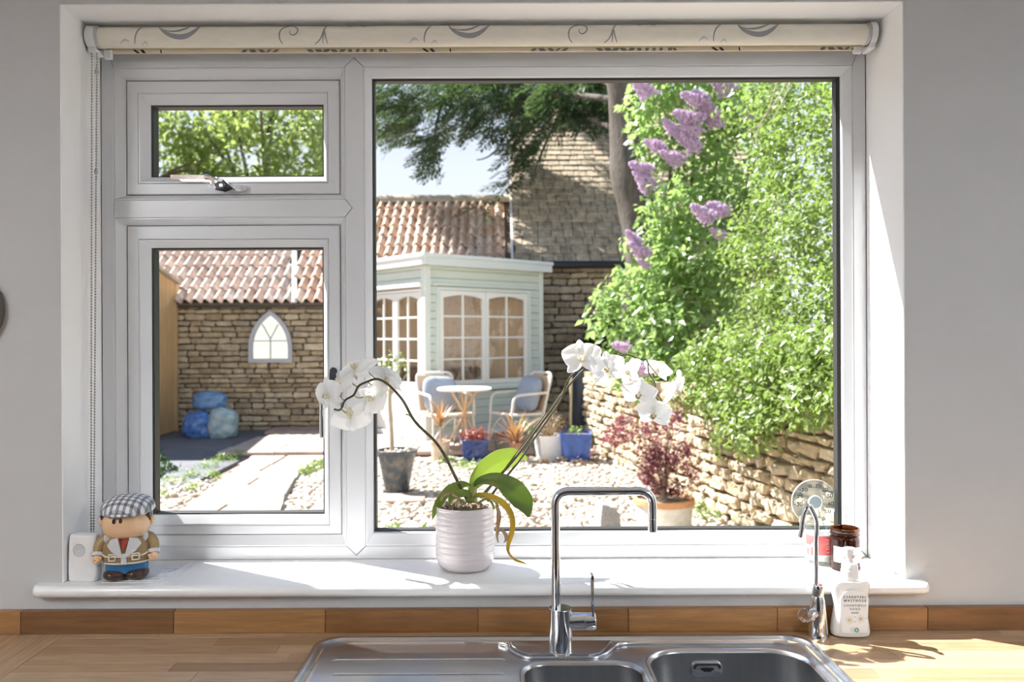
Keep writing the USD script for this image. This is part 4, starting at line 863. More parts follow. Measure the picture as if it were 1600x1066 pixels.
# unseen crown above the view, placed to shade the slate roof
gc = np.c_[rs.uniform(-3.0, 3.4, 24), rs.uniform(10.3, 15.6, 24), rs.uniform(5.8, 8.4, 24)]; P0.append((gc[:, None] + rs.normal(0, .36, (24, 20, 3)) * [1, 1, .45]).reshape(-1, 3))
P0 = np.vstack(P0)
q = in_poly([(800, 185), (985, 130), (1000, 300), (1010, 345), (975, 400), (803, 400)], 1050, rs); SHADE_PTS = []  # unseen sprays set along sun rays to shade the slates
def roof_pt(x, y):
    q = W(x, y, 1.0) - [0, CAM_Y, CAM_Z]; o = np.array([0, CAM_Y, CAM_Z]); return o + q * (((E2 - o) @ n2) / (q @ n2))
for x, y in q:
    a = roof_pt(x, y); SHADE_PTS.append(a + SUN * (rs.uniform(6.2, 8.0) - a[2]) / SUN[2])
P0 = np.vstack([P0, np.array(SHADE_PTS)])
# gaps cut in the crown along sun rays, to light bands of the slates
keepm = np.ones(len(P0), bool)
for poly, m_ in (([(868, 188), (905, 190), (975, 300), (955, 320), (915, 290)], 46), ([(800, 222), (858, 228), (862, 246), (805, 252)], 16), ([(812, 268), (842, 275), (858, 330), (836, 332)], 16), ([(862, 245), (880, 250), (895, 280), (882, 282)], 6), ([(820, 375), (850, 375), (850, 392), (822, 392)], 6)):
    for x, y in in_poly(poly, m_, rs):
        a = roof_pt(x, y); v_ = P0 - a; t_ = v_ @ SUN; dd = np.linalg.norm(v_ - np.outer(t_, SUN), axis=1); sx_, sy_ = proj(P0)
        keepm &= ~((t_ > .25) & (dd < .30) & ((sy_ < 118) | (sx_ < 575) | (rs.random(len(P0)) < .6)))
P0 = P0[keepm]; n = len(P0)
out = np.c_[P0[:, 0] - 1.9, P0[:, 1] - 9.6, np.full(n, -.8)] + rs.normal(0, 1.0, (n, 3)) * [1, 1, .5]
yv = out / np.linalg.norm(out, axis=1, keepdims=True); up_ = np.array([0, 0, 1.0]) + rs.normal(0, .4, (n, 3)); xv = np.cross(yv, up_); xv /= np.linalg.norm(xv, axis=1, keepdims=True); zv = np.cross(xv, yv)
ROT = np.stack([xv, yv, zv], 2); fam = [spray_mesh(rs) for _ in range(4)]; idx = rs.integers(0, 4, n)
part(co, 'foliage', join([scatter(fam[k], P0[idx == k], ROT[idx == k], rs.uniform(.38, .62, (idx == k).sum())) for k in range(4)]), 'conifer_needle', kind='stuff')

# broadleaf trees beyond the outbuilding, seen in the small top light
def far_tree(label, x, y, h, cr_, seed, n_c=215):
    r2 = np.random.default_rng(seed); t = thing('broadleaf_tree', label, 'tree', (x, y, 0))
    part(t, 'trunk', tube(spline([(0, 0, 0), (.1, 0, h * .3), (-.1, .1, h * .6), (.1, 0, h * .85)], 12), np.linspace(.24, .08, 12), 9), 'bark', smooth=True)
    for k in range(6):
        a = r2.uniform(0, 6.28); part(t, 'branch', tube(spline([(0, 0, h * r2.uniform(.3, .5)), (cr_ * .4 * math.cos(a), cr_ * .4 * math.sin(a), h * .62), (cr_ * .8 * math.cos(a), cr_ * .8 * math.sin(a), h * r2.uniform(.6, .9))], 8), np.linspace(.09, .025, 8), 6), 'bark', smooth=True)
    D = r2.normal(0, 1, (n_c, 3)); D /= np.linalg.norm(D, axis=1, keepdims=True); C = D * r2.uniform(.35, 1, (n_c, 1)) ** .6 * [cr_, cr_, h * .40] + [0, 0, h * .6]
    E = r2.normal(0, 1, (n_c, 44, 3)); E /= np.linalg.norm(E, axis=2, keepdims=True); Pp = C[:, None] + E * r2.uniform(.3, 1, (n_c, 44, 1)) * .55
    part(t, 'foliage', fol(Pp.reshape(-1, 3), (E + [0, 0, .5]).reshape(-1, 3), r2.uniform(.16, .27, n_c * 44), r2), 'far_leaf', kind='stuff')
far_tree('bright green leafy tree beyond the outbuilding, further left in the small top light', -9.6, 19.6, 9.4, 2.6, 41)
far_tree('bright green leafy tree beyond the outbuilding, further right in the small top light', -6.3, 20.6, 9.2, 2.4, 42)

# ---------------------------------------------------------------- pots and potted plants
def pot_mat(name, c, c2=None, rough=.25): mat(name, c, c2 or c, scale=14, rough=rough, contrast=(.45, .62))
pot_mat('glaze_slate', (.045, .06, .075), (.13, .115, .10), .2); pot_mat('glaze_blue', (.015, .035, .16), (.03, .06, .24), .12); pot_mat('glaze_blue_bright', (.02, .07, .30), (.03, .10, .38), .12)
pot_mat('terracotta_pale', (.55, .42, .31), (.62, .50, .39), .8); pot_mat('pot_grey', (.16, .16, .165), (.21, .21, .21), .6); pot_mat('pot_white', (.68, .69, .71), (.73, .74, .75), .4)
pot_mat('pot_rust', (.33, .18, .12), (.42, .26, .18), .7); pot_mat('terracotta', (.55, .28, .13), (.62, .34, .17), .8); pot_mat('pot_cream', (.62, .60, .55), (.74, .72, .68), .5)
def round_pot(t, rt, rb, h, m, rim=.012, k=28, flute=0):
    pr = [(0, .0), (rb, 0), (rb + .004, .006), (rb + (rt - rb) * .5, h * .5), (rt - .004, h - rim * 2.4), (rt + rim * .5, h - rim * 2), (rt + rim * .6, h - .004), (rt + rim * .3, h), (rt - .014, h), (rt - .02, h - .03), (0, h - .035)]
    v, f = lathe(pr, k)
    if flute: a = np.arctan2(v[:, 1], v[:, 0]); v[:, :2] *= (1 + flute * np.cos(a * 14))[:, None]
    part(t, 'pot', (v, f), m, smooth=50); part(t, 'compost', lathe([(0, h - .022), (rt - .019, h - .03), (rt - .019, h - .034)], 20), 'soil')
def square_pot(t, w0, w1, h, m):
    o = [rr(-w0, w0, -w0, w0, .02, 0), rr(-w0 * 1.04, w0 * 1.04, -w0 * 1.04, w0 * 1.04, .025, .01), rr(-w1, w1, -w1, w1, .03, h - .03), rr(-w1 * 1.03, w1 * 1.03, -w1 * 1.03, w1 * 1.03, .03, h - .025), rr(-w1 * 1.03, w1 * 1.03, -w1 * 1.03, w1 * 1.03, .03, h), rr(-w1 * .88, w1 * .88, -w1 * .88, w1 * .88, .025, h), rr(-w1 * .86, w1 * .86, -w1 * .86, w1 * .86, .025, h - .04)]
    part(t, 'pot', loft(o, True, True), m, smooth=50); part(t, 'compost', loft([rr(-w1 * .87, w1 * .87, -w1 * .87, w1 * .87, .025, h - .03), rr(-w1 * .5, w1 * .5, -w1 * .5, w1 * .5, .025, h - .02)], False, True), 'soil')
def blades(n, ln, rs, up=1.0, z=0, wide=1.0):
    a = rs.uniform(0, 6.283, n); el = rs.uniform(.15, 1.35, n) * up; y_ = np.c_[np.cos(a) * np.cos(el), np.sin(a) * np.cos(el), np.sin(el)]
    x_ = np.cross(y_, [0, 0, 1.0]); x_ /= np.linalg.norm(x_, axis=1, keepdims=True) + 1e-9; z_ = np.cross(x_, y_)
    l = ln * rs.uniform(.6, 1.1, n); return scatter(BLADE, np.tile([0, 0, z], (n, 1)), np.stack([x_, y_, z_], 2), np.c_[l * wide, l, l])
def cloud(n, c, rad, size, rs, base=LEAF, up=.6):
    D = rs.normal(0, 1, (n, 3)); D /= np.linalg.norm(D, axis=1, keepdims=True); P = D * rs.uniform(.4, 1, (n, 1)) * rad + np.array(c); return fol(P, D + [0, 0, up], rs.uniform(.6, 1.2, n) * size, rs, base)
def gpos(px, d, z=GZ): p = W(px, 700, d); return (p[0], p[1], z)
# standard tree in the slate pot
t = thing('potted_standard_tree', 'slate grey glazed pot of pebbles holding a bare stemmed little tree', 'potted tree', gpos(620, 7.35, GZ + .012))
round_pot(t, .180, .105, .385, 'glaze_slate', .014)
part(t, 'stem', tube(spline([(-.05, 0, .33), (-.052, .01, .6), (-.062, 0, .82), (-.055, 0, .97)], 12), np.linspace(.021, .016, 12), 10), 'twig', smooth=True)
for k in range(7):
    a = rs.uniform(0, 6.28); part(t, 'branch', tube(spline([(-.055, 0, .88 + .01 * k), (-.055 + .10 * math.cos(a), .10 * math.sin(a), 1.0), (-.055 + .17 * math.cos(a), .17 * math.sin(a), 1.07 + rs.uniform(0, .12))], 6), np.linspace(.007, .003, 6), 5), 'twig', smooth=True)
part(t, 'foliage', cloud(90, (-.04, 0, 1.17), np.array([.17, .17, .13]), .045, rs), 'climber_leaf', kind='stuff')
for k in range(26):
    a, q = rs.uniform(0, 6.28), rs.uniform(.03, .15) ; part(t, 'pebble', move(PB[k % 6], (q * math.cos(a), q * math.sin(a), .368), R(0, 0, k * 40), .022), 'pebble_stone', smooth=True)
t = thing('potted_spiky_plant', 'pale ribbed terracotta pot with a dry spiky orange-brown plant', 'potted plant', gpos(688, 9.2))
round_pot(t, .112, .092, .235, 'terracotta_pale', .008, 42, .012)
part(t, 'stem', tube(spline([(0, 0, .2), (.01, 0, .32), (.0, 0, .42)], 6), .014, 7), 'twig', smooth=True)
part(t, 'foliage', join([blades(26, .36, rs, 1, .40, .9), blades(14, .16, rs, .5, .22)]), 'spiky_leaf', kind='stuff')
t = thing('potted_red_plant', 'dark blue square pot overflowing with small dusky red leaves', 'potted plant', gpos(741, 9.25), 8)
square_pot(t, .125, .150, .25, 'glaze_blue')
part(t, 'foliage', join([cloud(240, (0, 0, .29), np.array([.20, .18, .09]), .05, rs), blades(16, .2, rs, 1, .25)]), 'red_leaf', kind='stuff')
t = thing('potted_sedum', 'charcoal square pot with pinkish sedum behind the orchid leaf', 'potted plant', gpos(788, 9.45), -5)
square_pot(t, .085, .11, .24, 'pot_grey'); part(t, 'foliage', cloud(150, (0, 0, .25), np.array([.12, .12, .07]), .04, rs), 'red_leaf', kind='stuff')
t = thing('potted_flax', 'slim rust coloured pot with a bushy orange and yellow sword-leaved flax', 'potted plant', gpos(806, 9.15))
round_pot(t, .075, .06, .22, 'pot_rust', .008); part(t, 'foliage', join([blades(60, .40, rs, 1, .21, .9)]), 'spiky_leaf', kind='stuff'); part(t, 'foliage', cloud(70, (.12, .05, .36), np.array([.16, .12, .12]), .045, rs), 'pale_leaf', kind='stuff')
t = thing('potted_heather', 'light grey square pot with a wispy pink-brown heather', 'potted plant', gpos(858, 9.25), 12)
square_pot(t, .12, .15, .29, 'pot_white'); part(t, 'foliage', join([cloud(900, (0, 0, .40), np.array([.23, .2, .18]), .028, rs), blades(16, .3, rs, 1, .28, .5)]), 'heather_leaf', kind='stuff')
t = thing('potted_seedling', 'bright blue square pot with two small green shoots against the wall', 'potted plant', gpos(900, 9.15), -6)
square_pot(t, .145, .175, .33, 'glaze_blue_bright'); part(t, 'foliage', cloud(14, (.0, 0, .36), np.array([.09, .06, .04]), .07, rs), 'climber_leaf', kind='stuff')
t = thing('potted_acer', 'cream pot with a terracotta rim holding a red-leaved Japanese maple', 'potted tree', gpos(1037, 5.85))
pr = [(0, 0), (.185, 0), (.19, .01), (.205, .2), (.203, .215)]; part(t, 'pot', lathe(pr + [(.19, .215), (0, .21)], 36), 'pot_cream', smooth=50)
part(t, 'pot_rim', lathe([(.205, .205), (.218, .21), (.220, .247), (.214, .253), (.196, .253), (.19, .22), (0, .22)], 36), 'terracotta', smooth=50, label='terracotta rim of the pot')
part(t, 'compost', lathe([(0, .235), (.192, .23), (.192, .225)], 24), 'soil')
ACER = (np.vstack([[0, 0, 0]] + [[[.12 * math.cos(a + .35), .12 * math.sin(a + .35) + .1, 0], [(.62 - .12 * abs(a - 1.57)) * math.cos(a), (.62 - .12 * abs(a - 1.57)) * math.sin(a) + .1, -.05], [.12 * math.cos(a - .35), .12 * math.sin(a - .35) + .1, 0]] for a in np.linspace(-.3, 3.44, 5)]), np.array([[0, 3 * i + 3, 3 * i + 2] for i in range(5)] + [[0, 3 * i + 2, 3 * i + 1] for i in range(5)]))
ap = gpos(1037, 5.85)
for tgt in ((940, 700, 6.1), (985, 660, 6.1), (1000, 640, 6.0), (1055, 620, 6.0), (1075, 680, 5.9), (1020, 690, 5.7), (1090, 745, 5.8), (1040, 720, 5.8), (975, 720, 5.8), (1060, 650, 6.1)):
    e = W(*tgt) - ap; part(t, 'branch', tube(spline([(rs.uniform(-.02, .02), 0, .22), e * [.3, .3, .55] + [0, 0, .1], e], 9), np.linspace(.010, .003, 9), 6), 'twig', smooth=True)
AP = [(918, 712), (940, 690), (960, 655), (990, 650), (1020, 640), (1030, 615), (1060, 610), (1075, 640), (1062, 680), (1085, 700), (1098, 755), (1070, 775), (1010, 772), (990, 745), (1000, 705), (960, 712)]
P, N, _ = clumps(AP, lambda x, y: 5.66, 105, 15, .06, rs, .8, .5); part(t, 'foliage', fol(P - ap, N, rs.uniform(.04, .062, len(P)), rs, ACER), 'acer_leaf', kind='stuff')
P, N, _ = clumps([(1000, 700), (1050, 695), (1075, 765), (1010, 770)], lambda x, y: 5.72, 60, 15, .06, rs, .8, .25); part(t, 'foliage', fol(P - ap, N, rs.uniform(.04, .058, len(P)), rs, ACER), 'acer_leaf', kind='stuff')
t = thing('blue_bowl', 'tiny blue bowl with a green succulent on the pebbles', 'bowl', gpos(664, 5.75, GZ + .01))
part(t, 'bowl', lathe([(0, 0), (.03, 0), (.055, .045), (.05, .045), (.03, .012), (0, .012)], 20), 'glaze_blue_bright', smooth=50); part(t, 'succulent', blades(26, .055, rs, 1, .03, 4), 'pale_leaf', kind='stuff')
# grey carved stone ornament
mat('grey_stone', (.22, .222, .225), (.34, .34, .34), scale=60, rough=.9, bump=.006, bscale=70)
gv = gpos(947, 5.8, GZ)
t = thing('stone_ornament', 'grey pitted stone wedge standing on the pebbles behind the tap', 'garden ornament', gv, 20)
body_ = Polygon([(-.075, 0), (.075, 0), (.09, .06), (.085, .14), (.045, .19), (-.02, .215), (-.055, .225), (-.068, .12)]).buffer(-.008).buffer(.008)
part(t, 'carved_block', ext_y(body_, -.05, .07), 'grey_stone', smooth=30)
hx = [move(lathe([(0, .004), (.0075, .0), (.008, -.004)], 6), (a * .0165 + (b % 2) * .008, -.05, .012 + b * .0145), R(90, 0, 0)) for a in range(-4, 5) for b in range(14) if Polygon.contains(body_.buffer(-.012), Point(a * .0165 + (b % 2) * .008, .012 + b * .0145))]
part(t, 'pitted_pattern', join(hx), 'grey_stone', kind='stuff')
# stepping slab beside the slate pot
t = single('stepping_slab', cb(-.24, .22, -.16, .16, 0, .03, .006), 'slab_stone', 'single buff stone slab lying in the pebbles before the slate pot', 'paving slab'); p_ = W(625, 778, 7.0)
UsdGeom.Xformable(stage.GetPrimAtPath(t)).AddTranslateOp().Set(Gf.Vec3d(float(p_[0]), float(p_[1]), GZ + .005))
# low edging plants
def low(label, spots, m, sz, seed, rad=.13):
    r2 = np.random.default_rng(seed); t = thing('edging_plant', label, 'plant')
    for x, y, s in spots:
        d_ = FPX * (CAM_Z - GZ) / (y - VY); c = W(x, y, d_) ; part(t, 'foliage', cloud(int(110 * s), (c[0], c[1], GZ + .04), np.array([rad * 1.3, rad, rad * .6]) * s, sz, r2), m, kind='stuff')
low('white and yellow-green flowering cushion along the left edge of the path', [(245, 775, .8), (272, 755, .9), (300, 745, .9), (325, 730, 1), (350, 720, .9), (372, 712, .8), (335, 745, .7), (300, 765, .6)], 'pale_leaf', .035, 51)
low('small green plants at the curved corner of the path', [(488, 736, .8), (478, 742, .6), (500, 730, .8)], 'climber_leaf', .05, 52)
low('green cushion plants in the pebbles before the blue pot', [(700, 724, .7), (722, 732, .9), (748, 736, 1), (775, 728, .8), (690, 716, .6)], 'pale_leaf', .04, 53)
low('sparse brown and green seedlings below the bright blue pot', [(880, 725, .7), (905, 728, .8), (932, 722, .9), (960, 722, .8), (850, 727, .6)], 'heather_leaf', .035, 54, .1)
low('green weeds along the foot of the garden wall', [(1094, 800, .9), (1105, 815, .9), (1130, 812, .8), (1098, 780, .7), (1160, 822, .8), (1200, 828, .8), (1240, 825, .9)], 'climber_leaf', .035, 55, .09)
low('dark green plants in the shade by the shed', [(240, 720, 1), (255, 735, 1), (243, 745, .8)], 'ivy_leaf', .06, 56)
low('yellow flowered seedling by the window frame in the pebbles', [(615, 829, .35)], 'climber_leaf', .04, 57)

# ---------------------------------------------------------------- terrace furniture and things by the walls
mat('rattan_white', (.78, .74, .68), (.84, .81, .76), scale=60, rough=.6)
mat('rattan_tan', (.62, .42, .25), (.72, .52, .34), scale=90, rough=.7)
mat('cushion_blue', (.30, .345, .42), (.35, .40, .475), scale=18, rough=.9)
def chair(label, px, d, rz, gl):
    p = W(px, 700, d); t = thing('rattan_armchair', label, 'armchair', (p[0], p[1], TZ), rz)
    part(t, 'back_frame', tube(bend([(-.25, .20, .40), (-.25, .33, .90), (.25, .33, .90), (.25, .20, .40)], .09), .017, 8), 'rattan_white', smooth=True)
    for s in (-1, 1):
        part(t, 'arm_frame', tube(bend([(s * .26, .27, .66), (s * .29, -.24, .64), (s * .28, -.27, .38)], .09), .017, 8), 'rattan_white', smooth=True)
        part(t, 'leg', tube([(s * .27, -.26, .40), (s * .29, -.30, .0)], .015, 8), 'rattan_white', smooth=True)
        part(t, 'leg', tube([(s * .25, .20, .42), (s * .27, .30, .0)], .015, 8), 'rattan_white', smooth=True)
        part(t, 'curved_brace', tube(spline([(s * .28, -.27, .06), (s * .10, -.26, .30), (0, -.25, .36)], 8), .010, 6), 'rattan_white', smooth=True)
    part(t, 'seat_frame', tube(bend([(0, -.27, .40), (.28, -.27, .40), (.26, .22, .40), (-.26, .22, .40), (-.28, -.27, .40), (0, -.27, .40)], .06), .017, 8), 'rattan_white', smooth=True)
    part(t, 'seat', cb(-.26, .26, -.25, .20, .395, .415, .006), 'rattan_tan')
    part(t, 'back_panel', hull([(x, y + o, z) for x in (-.235, .235) for y, z in ((.205, .43), (.315, .87)) for o in (-.008, .008)]), 'rattan_tan')
    v, f = sph(1, sub=4); v = np.sign(v) * np.abs(v) ** [.55, 1, .55] * [.235, .085, .235]; v = v * (1 + .10 * (meshkit.fbm(v * 9, 3, 3)[:, None] - .5))
    c = single('chair_cushion', move((v, f), (0, 0, 0)), 'cushion_blue', gl, 'cushion', smooth=True)
    a = math.radians(rz); off = np.array([0, .13, .63]); w_ = np.array([off[0] * math.cos(a) - off[1] * math.sin(a), off[0] * math.sin(a) + off[1] * math.cos(a), off[2]])
    x_ = UsdGeom.Xformable(stage.GetPrimAtPath(c)); x_.AddTranslateOp().Set(Gf.Vec3d(p[0] + w_[0], p[1] + w_[1], TZ + w_[2])); x_.AddRotateZOp().Set(rz); x_.AddRotateXOp().Set(-16)
    return t
chair('white rattan armchair left of the round table, turned towards the right', 695, 10.1, 28, 'blue-grey cushion propped in the left armchair')
chair('white rattan armchair right of the round table, turned towards the left', 812, 10.15, -62, 'blue-grey cushion propped in the right armchair')
p = W(726, 700, 9.85); t = thing('garden_table', 'round white-topped bistro table with tan crossed legs between the armchairs', 'table', (p[0], p[1], TZ), 15)
part(t, 'table_top', lathe([(0, .705), (.32, .705), (.335, .715), (.335, .73), (.32, .74), (0, .74)], 36), 'rattan_white', smooth=40)
for k in range(4):
    a = k * 1.571; part(t, 'leg', tube([(.24 * math.cos(a), .24 * math.sin(a), 0), (-.16 * math.cos(a), -.16 * math.sin(a), .705)], .016, 8), 'rattan_tan', smooth=True)
part(t, 'leg_ring', tube([(.07 * math.cos(q), .07 * math.sin(q), .40) for q in np.linspace(0, 6.283, 20)], .012, 6), 'rattan_tan', smooth=True)
# water butt and spade
mat('butt_plastic', (.02, .035, .055), (.04, .055, .08), scale=5, rough=.4)
t = thing('water_butt', 'dark navy narrow water butt against the end of the garden wall', 'water butt', (*W(907, 650, 10.6)[:2], TZ - .02))
part(t, 'barrel', lathe([(0, 0), (.10, 0), (.112, .02), (.118, .45), (.112, .88), (.10, .9), (0, .9)], 24), 'butt_plastic', smooth=50); part(t, 'lid', lathe([(0, .93), (.11, .92), (.12, .90), (.112, .88)], 24), 'butt_plastic', smooth=50)
mat('ash_wood', (.56, .46, .30), rough=.6)
t = thing('garden_spade', 'wooden handled spade leaning by the water butt', 'spade', (*W(891, 650, 10.1)[:2], TZ))
part(t, 'shaft', tube([(0, 0, .2), (.02, .08, .85)], .017, 8), 'ash_wood', smooth=True); part(t, 'spade_blade', hull([(x, y, z) for x in (-.08, .08) for y in (-.03, -.022) for z in (.05, .25)] + [(0, -.028, 0)]), 'steel_dark')
t = thing('small_blue_jug', 'small pale jug on the terrace beside the spade', 'jug', (*W(880, 660, 9.75)[:2], TZ))
part(t, 'body', lathe([(0, 0), (.05, 0), (.065, .06), (.05, .12), (.055, .14), (.048, .14), (.04, .11), (0, .02)], 18), 'pot_white', smooth=50)
# bags of compost by the wall
mat('bag_blue', (.03, .10, .33), (.10, .22, .50), scale=7, rough=.35, contrast=(.4, .6)); mat('bag_pale', (.35, .42, .45), (.16, .30, .34), scale=9, rough=.35, contrast=(.4, .6)); mat('bag_top', (.06, .16, .36), (.16, .30, .46), scale=9, rough=.35)
for k, (px, d, z, m, sc, lab) in enumerate([(311, 11.45, .17, 'bag_blue', (.23, .18, .20), 'blue plastic compost sack slumped against the stone wall'), (349, 11.35, .16, 'bag_pale', (.20, .17, .24), 'pale green and white compost sack beside the blue one'), (328, 11.6, .50, 'bag_top', (.24, .16, .14), 'crumpled blue sack lying on top of the other sacks')]):
    p = W(px, 650, d); v, f = sph(1, sub=4); v = np.sign(v) * np.abs(v) ** .75 * sc; v = v * (1 + .35 * (meshkit.fbm(v * 9 + k * 5, 3, k)[:, None] - .5)); v[:, 2] = np.maximum(v[:, 2], -sc[2] * .8) + sc[2] * .8
    c = single('compost_sack', (v, f), m, lab, 'sack', smooth=True); UsdGeom.Xformable(stage.GetPrimAtPath(c)).AddTranslateOp().Set(Gf.Vec3d(p[0], p[1], GZ + .01 if z < .3 else z))
# ================================================================ things in the kitchen
# ---------------------------------------------------------------- sink
sk = thing('kitchen_sink', 'stainless steel one and a half bowl sink with a ribbed drainer in the worktop', 'sink')
Z = CT
HB = (.045, .262, -.46, -.175); MB = (.284, .588, -.50, -.118)          # half bowl, main bowl: x0, x1, y0, y1
out_ = lambda i, z, r=.045: rr(SX0 + i, SX1 - i, SY0 + i, SY1 - i, r, z, 8)
part(sk, 'rim', loft([out_(-.002, Z), out_(-.002, Z + .003), out_(.001, Z + .0055), out_(.007, Z + .006), out_(.010, Z + .0052), out_(.013, Z + .001), out_(.022, Z - .0015), out_(.026, Z - .002)]), 'steel', smooth=60)
deck = Polygon(out_(.0255, 0)[:, :2])
hb = Polygon(rr(HB[0] - .008, HB[1] + .008, HB[2] - .008, HB[3] + .008, .05, 0, 8)[:, :2]); mb = Polygon(rr(MB[0] - .008, MB[1] + .008, MB[2] - .008, MB[3] + .008, .075, 0, 8)[:, :2])
part(sk, 'drainer', ext(deck.difference(hb).difference(mb), Z - .004, Z - .0018), 'steel', label='flat ribbed drainer surface')
for y in (-.156, -.222, -.288, -.354, -.42):
    part(sk, 'drainer_rib', loft([[[x, y + .0032 * math.cos(t), Z - .0022 + .0028 * math.sin(t) * s_] for t in np.linspace(0, math.pi, 9)] for x, s_ in ((SX0 + .045 + (-.156 - y) * .16, .05), (SX0 + .055 + (-.156 - y) * .16, 1), (.004, 1), (.014, .05))]), 'chrome', smooth=True)
def bowl(name, b, r, dep, label):
    L = lambda i, z, q: rr(b[0] + i, b[1] - i, b[2] + i, b[3] - i, q, Z + z, 8)
    o = part(sk, name, loft([L(.0008, -.0055, r), L(.001, -.008, r), L(.006, -dep * .6, r), L(.014, -dep + .03, r), L(.045, -dep, r * .8)], False, True), 'steel_bowl', smooth=60, label=label)
    part(o, 'bowl_lip', loft([L(-.0085, -.0022, r + .0085), L(-.006, .0008, r + .006), L(-.002, -.0002, r + .002), L(.001, -.006, r)]), 'steel', smooth=60)
    cx, cy = (b[0] + b[1]) / 2, (b[2] + b[3]) / 2
    part(o, 'waste_strainer', lathe([(0, Z - dep + .001), (.03, Z - dep + .001), (.034, Z - dep + .003), (.042, Z - dep + .002), (.045, Z - dep - .0)], 28, (cx, cy, 0)), 'chrome', smooth=50); return o
bowl('half_bowl', HB, .045, .13, 'small half bowl'); mbw = bowl('main_bowl', MB, .07, .17, 'large square bowl')
# raised ledge around the tap
lg = [(.018, -.072), (.022, -.10), (.036, -.125), (.058, -.150), (.175, -.150), (.200, -.135), (.212, -.115), (.225, -.085), (.245, -.072)]
pl = Polygon(lg).buffer(-.006).buffer(.006); P0_, P1_ = np.array(pl.exterior.coords)[:-1], np.array(pl.buffer(-.007).exterior.coords)[:-1]
v_, f_ = ext(pl.buffer(-.004), Z - .002, Z + .0035); part(sk, 'tap_ledge', join([(v_, f_), ext(pl, Z - .003, Z + .0012)]), 'steel', smooth=50)
part(sk, 'ledge_bead', tube(bend([(-.0, -.083, Z), (.014, -.092, Z + .002), (.022, -.118, Z + .001), (.048, -.155, Z + .0), (.19, -.155, Z + .0), (.214, -.128, Z + .001), (.236, -.088, Z + .002), (.275, -.082, Z), (.56, -.082, Z), (.588, -.095, Z)], .02), .0036, 8), 'steel', smooth=True, label='bright raised bead around the tap ledge')
oc = ((1097 - VX) * 1.60 / FPX, MB[3] - .0052, Z - .035)
part(mbw, 'overflow_plate', loft([np.array([[oc[0] + a, oc[1] - y - .002 * (b_ < 0), oc[2] + b_] for a, b_, _ in rr(-w, w, -h, h, r, 0, 6)]) for w, h, r, y in ((.030, .0145, .010, -.004), (.030, .0145, .010, .003), (.0285, .013, .009, .0045))], False, True), 'steel', smooth=40, label='rounded overflow plate')
part(mbw, 'overflow_gap', loft([np.array([[oc[0] + a, oc[1] - y, oc[2] + b_] for a, b_, _ in rr(-w, w, -h, h, r, 0, 6)]) for w, h, r, y in ((.027, .0115, .008, .0048), (.0225, .0082, .006, .0052))]), 'dark_plastic', label='dark slot around the overflow plate')
part(mbw, 'maker_plate', loft([np.array([[oc[0] + a, oc[1] - y, oc[2] + b_] for a, b_, _ in rr(-.0125, .0125, -.0042, .0042, .001, 0, 3)]) for y in (.0046, .0058)], False, True), 'steel_dark')

# ---------------------------------------------------------------- mixer tap
def px2(px, py, d): return W(px, py, d)
tb = W(876, 1019, 1.567); tb[2] = CT + .0035
mx_ = thing('mixer_tap', 'tall chrome mixer tap with a squared swan neck and side lever behind the half bowl', 'tap', tb)
bh = .086
part(mx_, 'tap_body', lathe([(0, 0), (.0235, 0), (.0235, .003), (.0225, .004), (.0225, bh - .002), (.0215, bh), (0, bh)], 40), 'chrome', smooth=40)
tz = W(876, 768, 1.567)[2] - tb[2]; ex_ = (1020.5 - 876) * 1.567 / FPX; ez = W(1020, 829, 1.567)[2] - tb[2]
part(mx_, 'spout', tube(bend([(-.0088, 0, bh - .002), (-.0088, 0, tz), (ex_, 0, tz), (ex_, 0, ez)], .028, 9), .0086, 20), 'chrome', smooth=60)
part(mx_, 'aerator', lathe([(0, ez - .002), (.0078, ez - .002), (.009, ez), (.009, ez + .022), (.0086, ez + .023)], 20, (ex_, 0, 0)), 'chrome', smooth=40)
hz = W(900, 971, 1.567)[2] - tb[2]
part(mx_, 'valve_barrel', move(lathe([(0, .015), (.0165, .015), (.0165, .0445), (.0155, .045), (.0155, .047), (.0165, .0475), (.0165, .066), (.015, .068), (0, .068)], 32), (0, 0, hz), R(0, 90, 0)), 'chrome', smooth=40)
part(mx_, 'lever', cb(.0585, .0645, -.011, .011, hz - .014, hz + .092, .0012), 'chrome', label='flat upright chrome lever')

# ---------------------------------------------------------------- filter tap
fb = W(1278, 996, 1.648); fb[2] = CT
ft = thing('filter_tap', 'slim chrome swan necked filter tap with a clear crystal knob right of the sink', 'tap', fb)
part(ft, 'tap_body', lathe([(0, 0), (.0215, 0), (.0215, .004), (.0195, .008), (.019, .02), (.0165, .05), (.0135, .078), (.0115, .084), (0, .084)], 32), 'chrome', smooth=40)
part(ft, 'collar', lathe([(.0105, .083), (.0118, .085), (.0118, .104), (.0095, .107), (0, .107)], 24), 'chrome', smooth=40)
hgt = W(1270, 789, 1.648)[2] - CT; nx = (1275 - 1278) * 1.648 / FPX
K = 1.648 / FPX
part(ft, 'swan_neck', tube(spline([(nx + .0005, 0, .104), (nx + .001, 0, .15), (nx + .001, 0, .20), (nx - .0, 0, .245), (nx - .006, 0, hgt - .012), (nx - .0135, -.0, hgt - .001), (nx - .021, 0, hgt - .012), (nx - .027, 0, hgt - .038), (nx - .0315, 0, hgt - .066)], 44), .0047, 14), 'chrome', smooth=60)
kx, kz = (1254 - 1278) * K, W(1254, 961, 1.64)[2] - CT
part(ft, 'knob_arm', tube(spline([(-.002, -.002, .045), (-.014, -.008, .05), (kx + .009, -.012, kz - .006)], 8), [.012, .0115, .011, .0105, .010, .0095, .009, .009], 16), 'chrome', smooth=True)
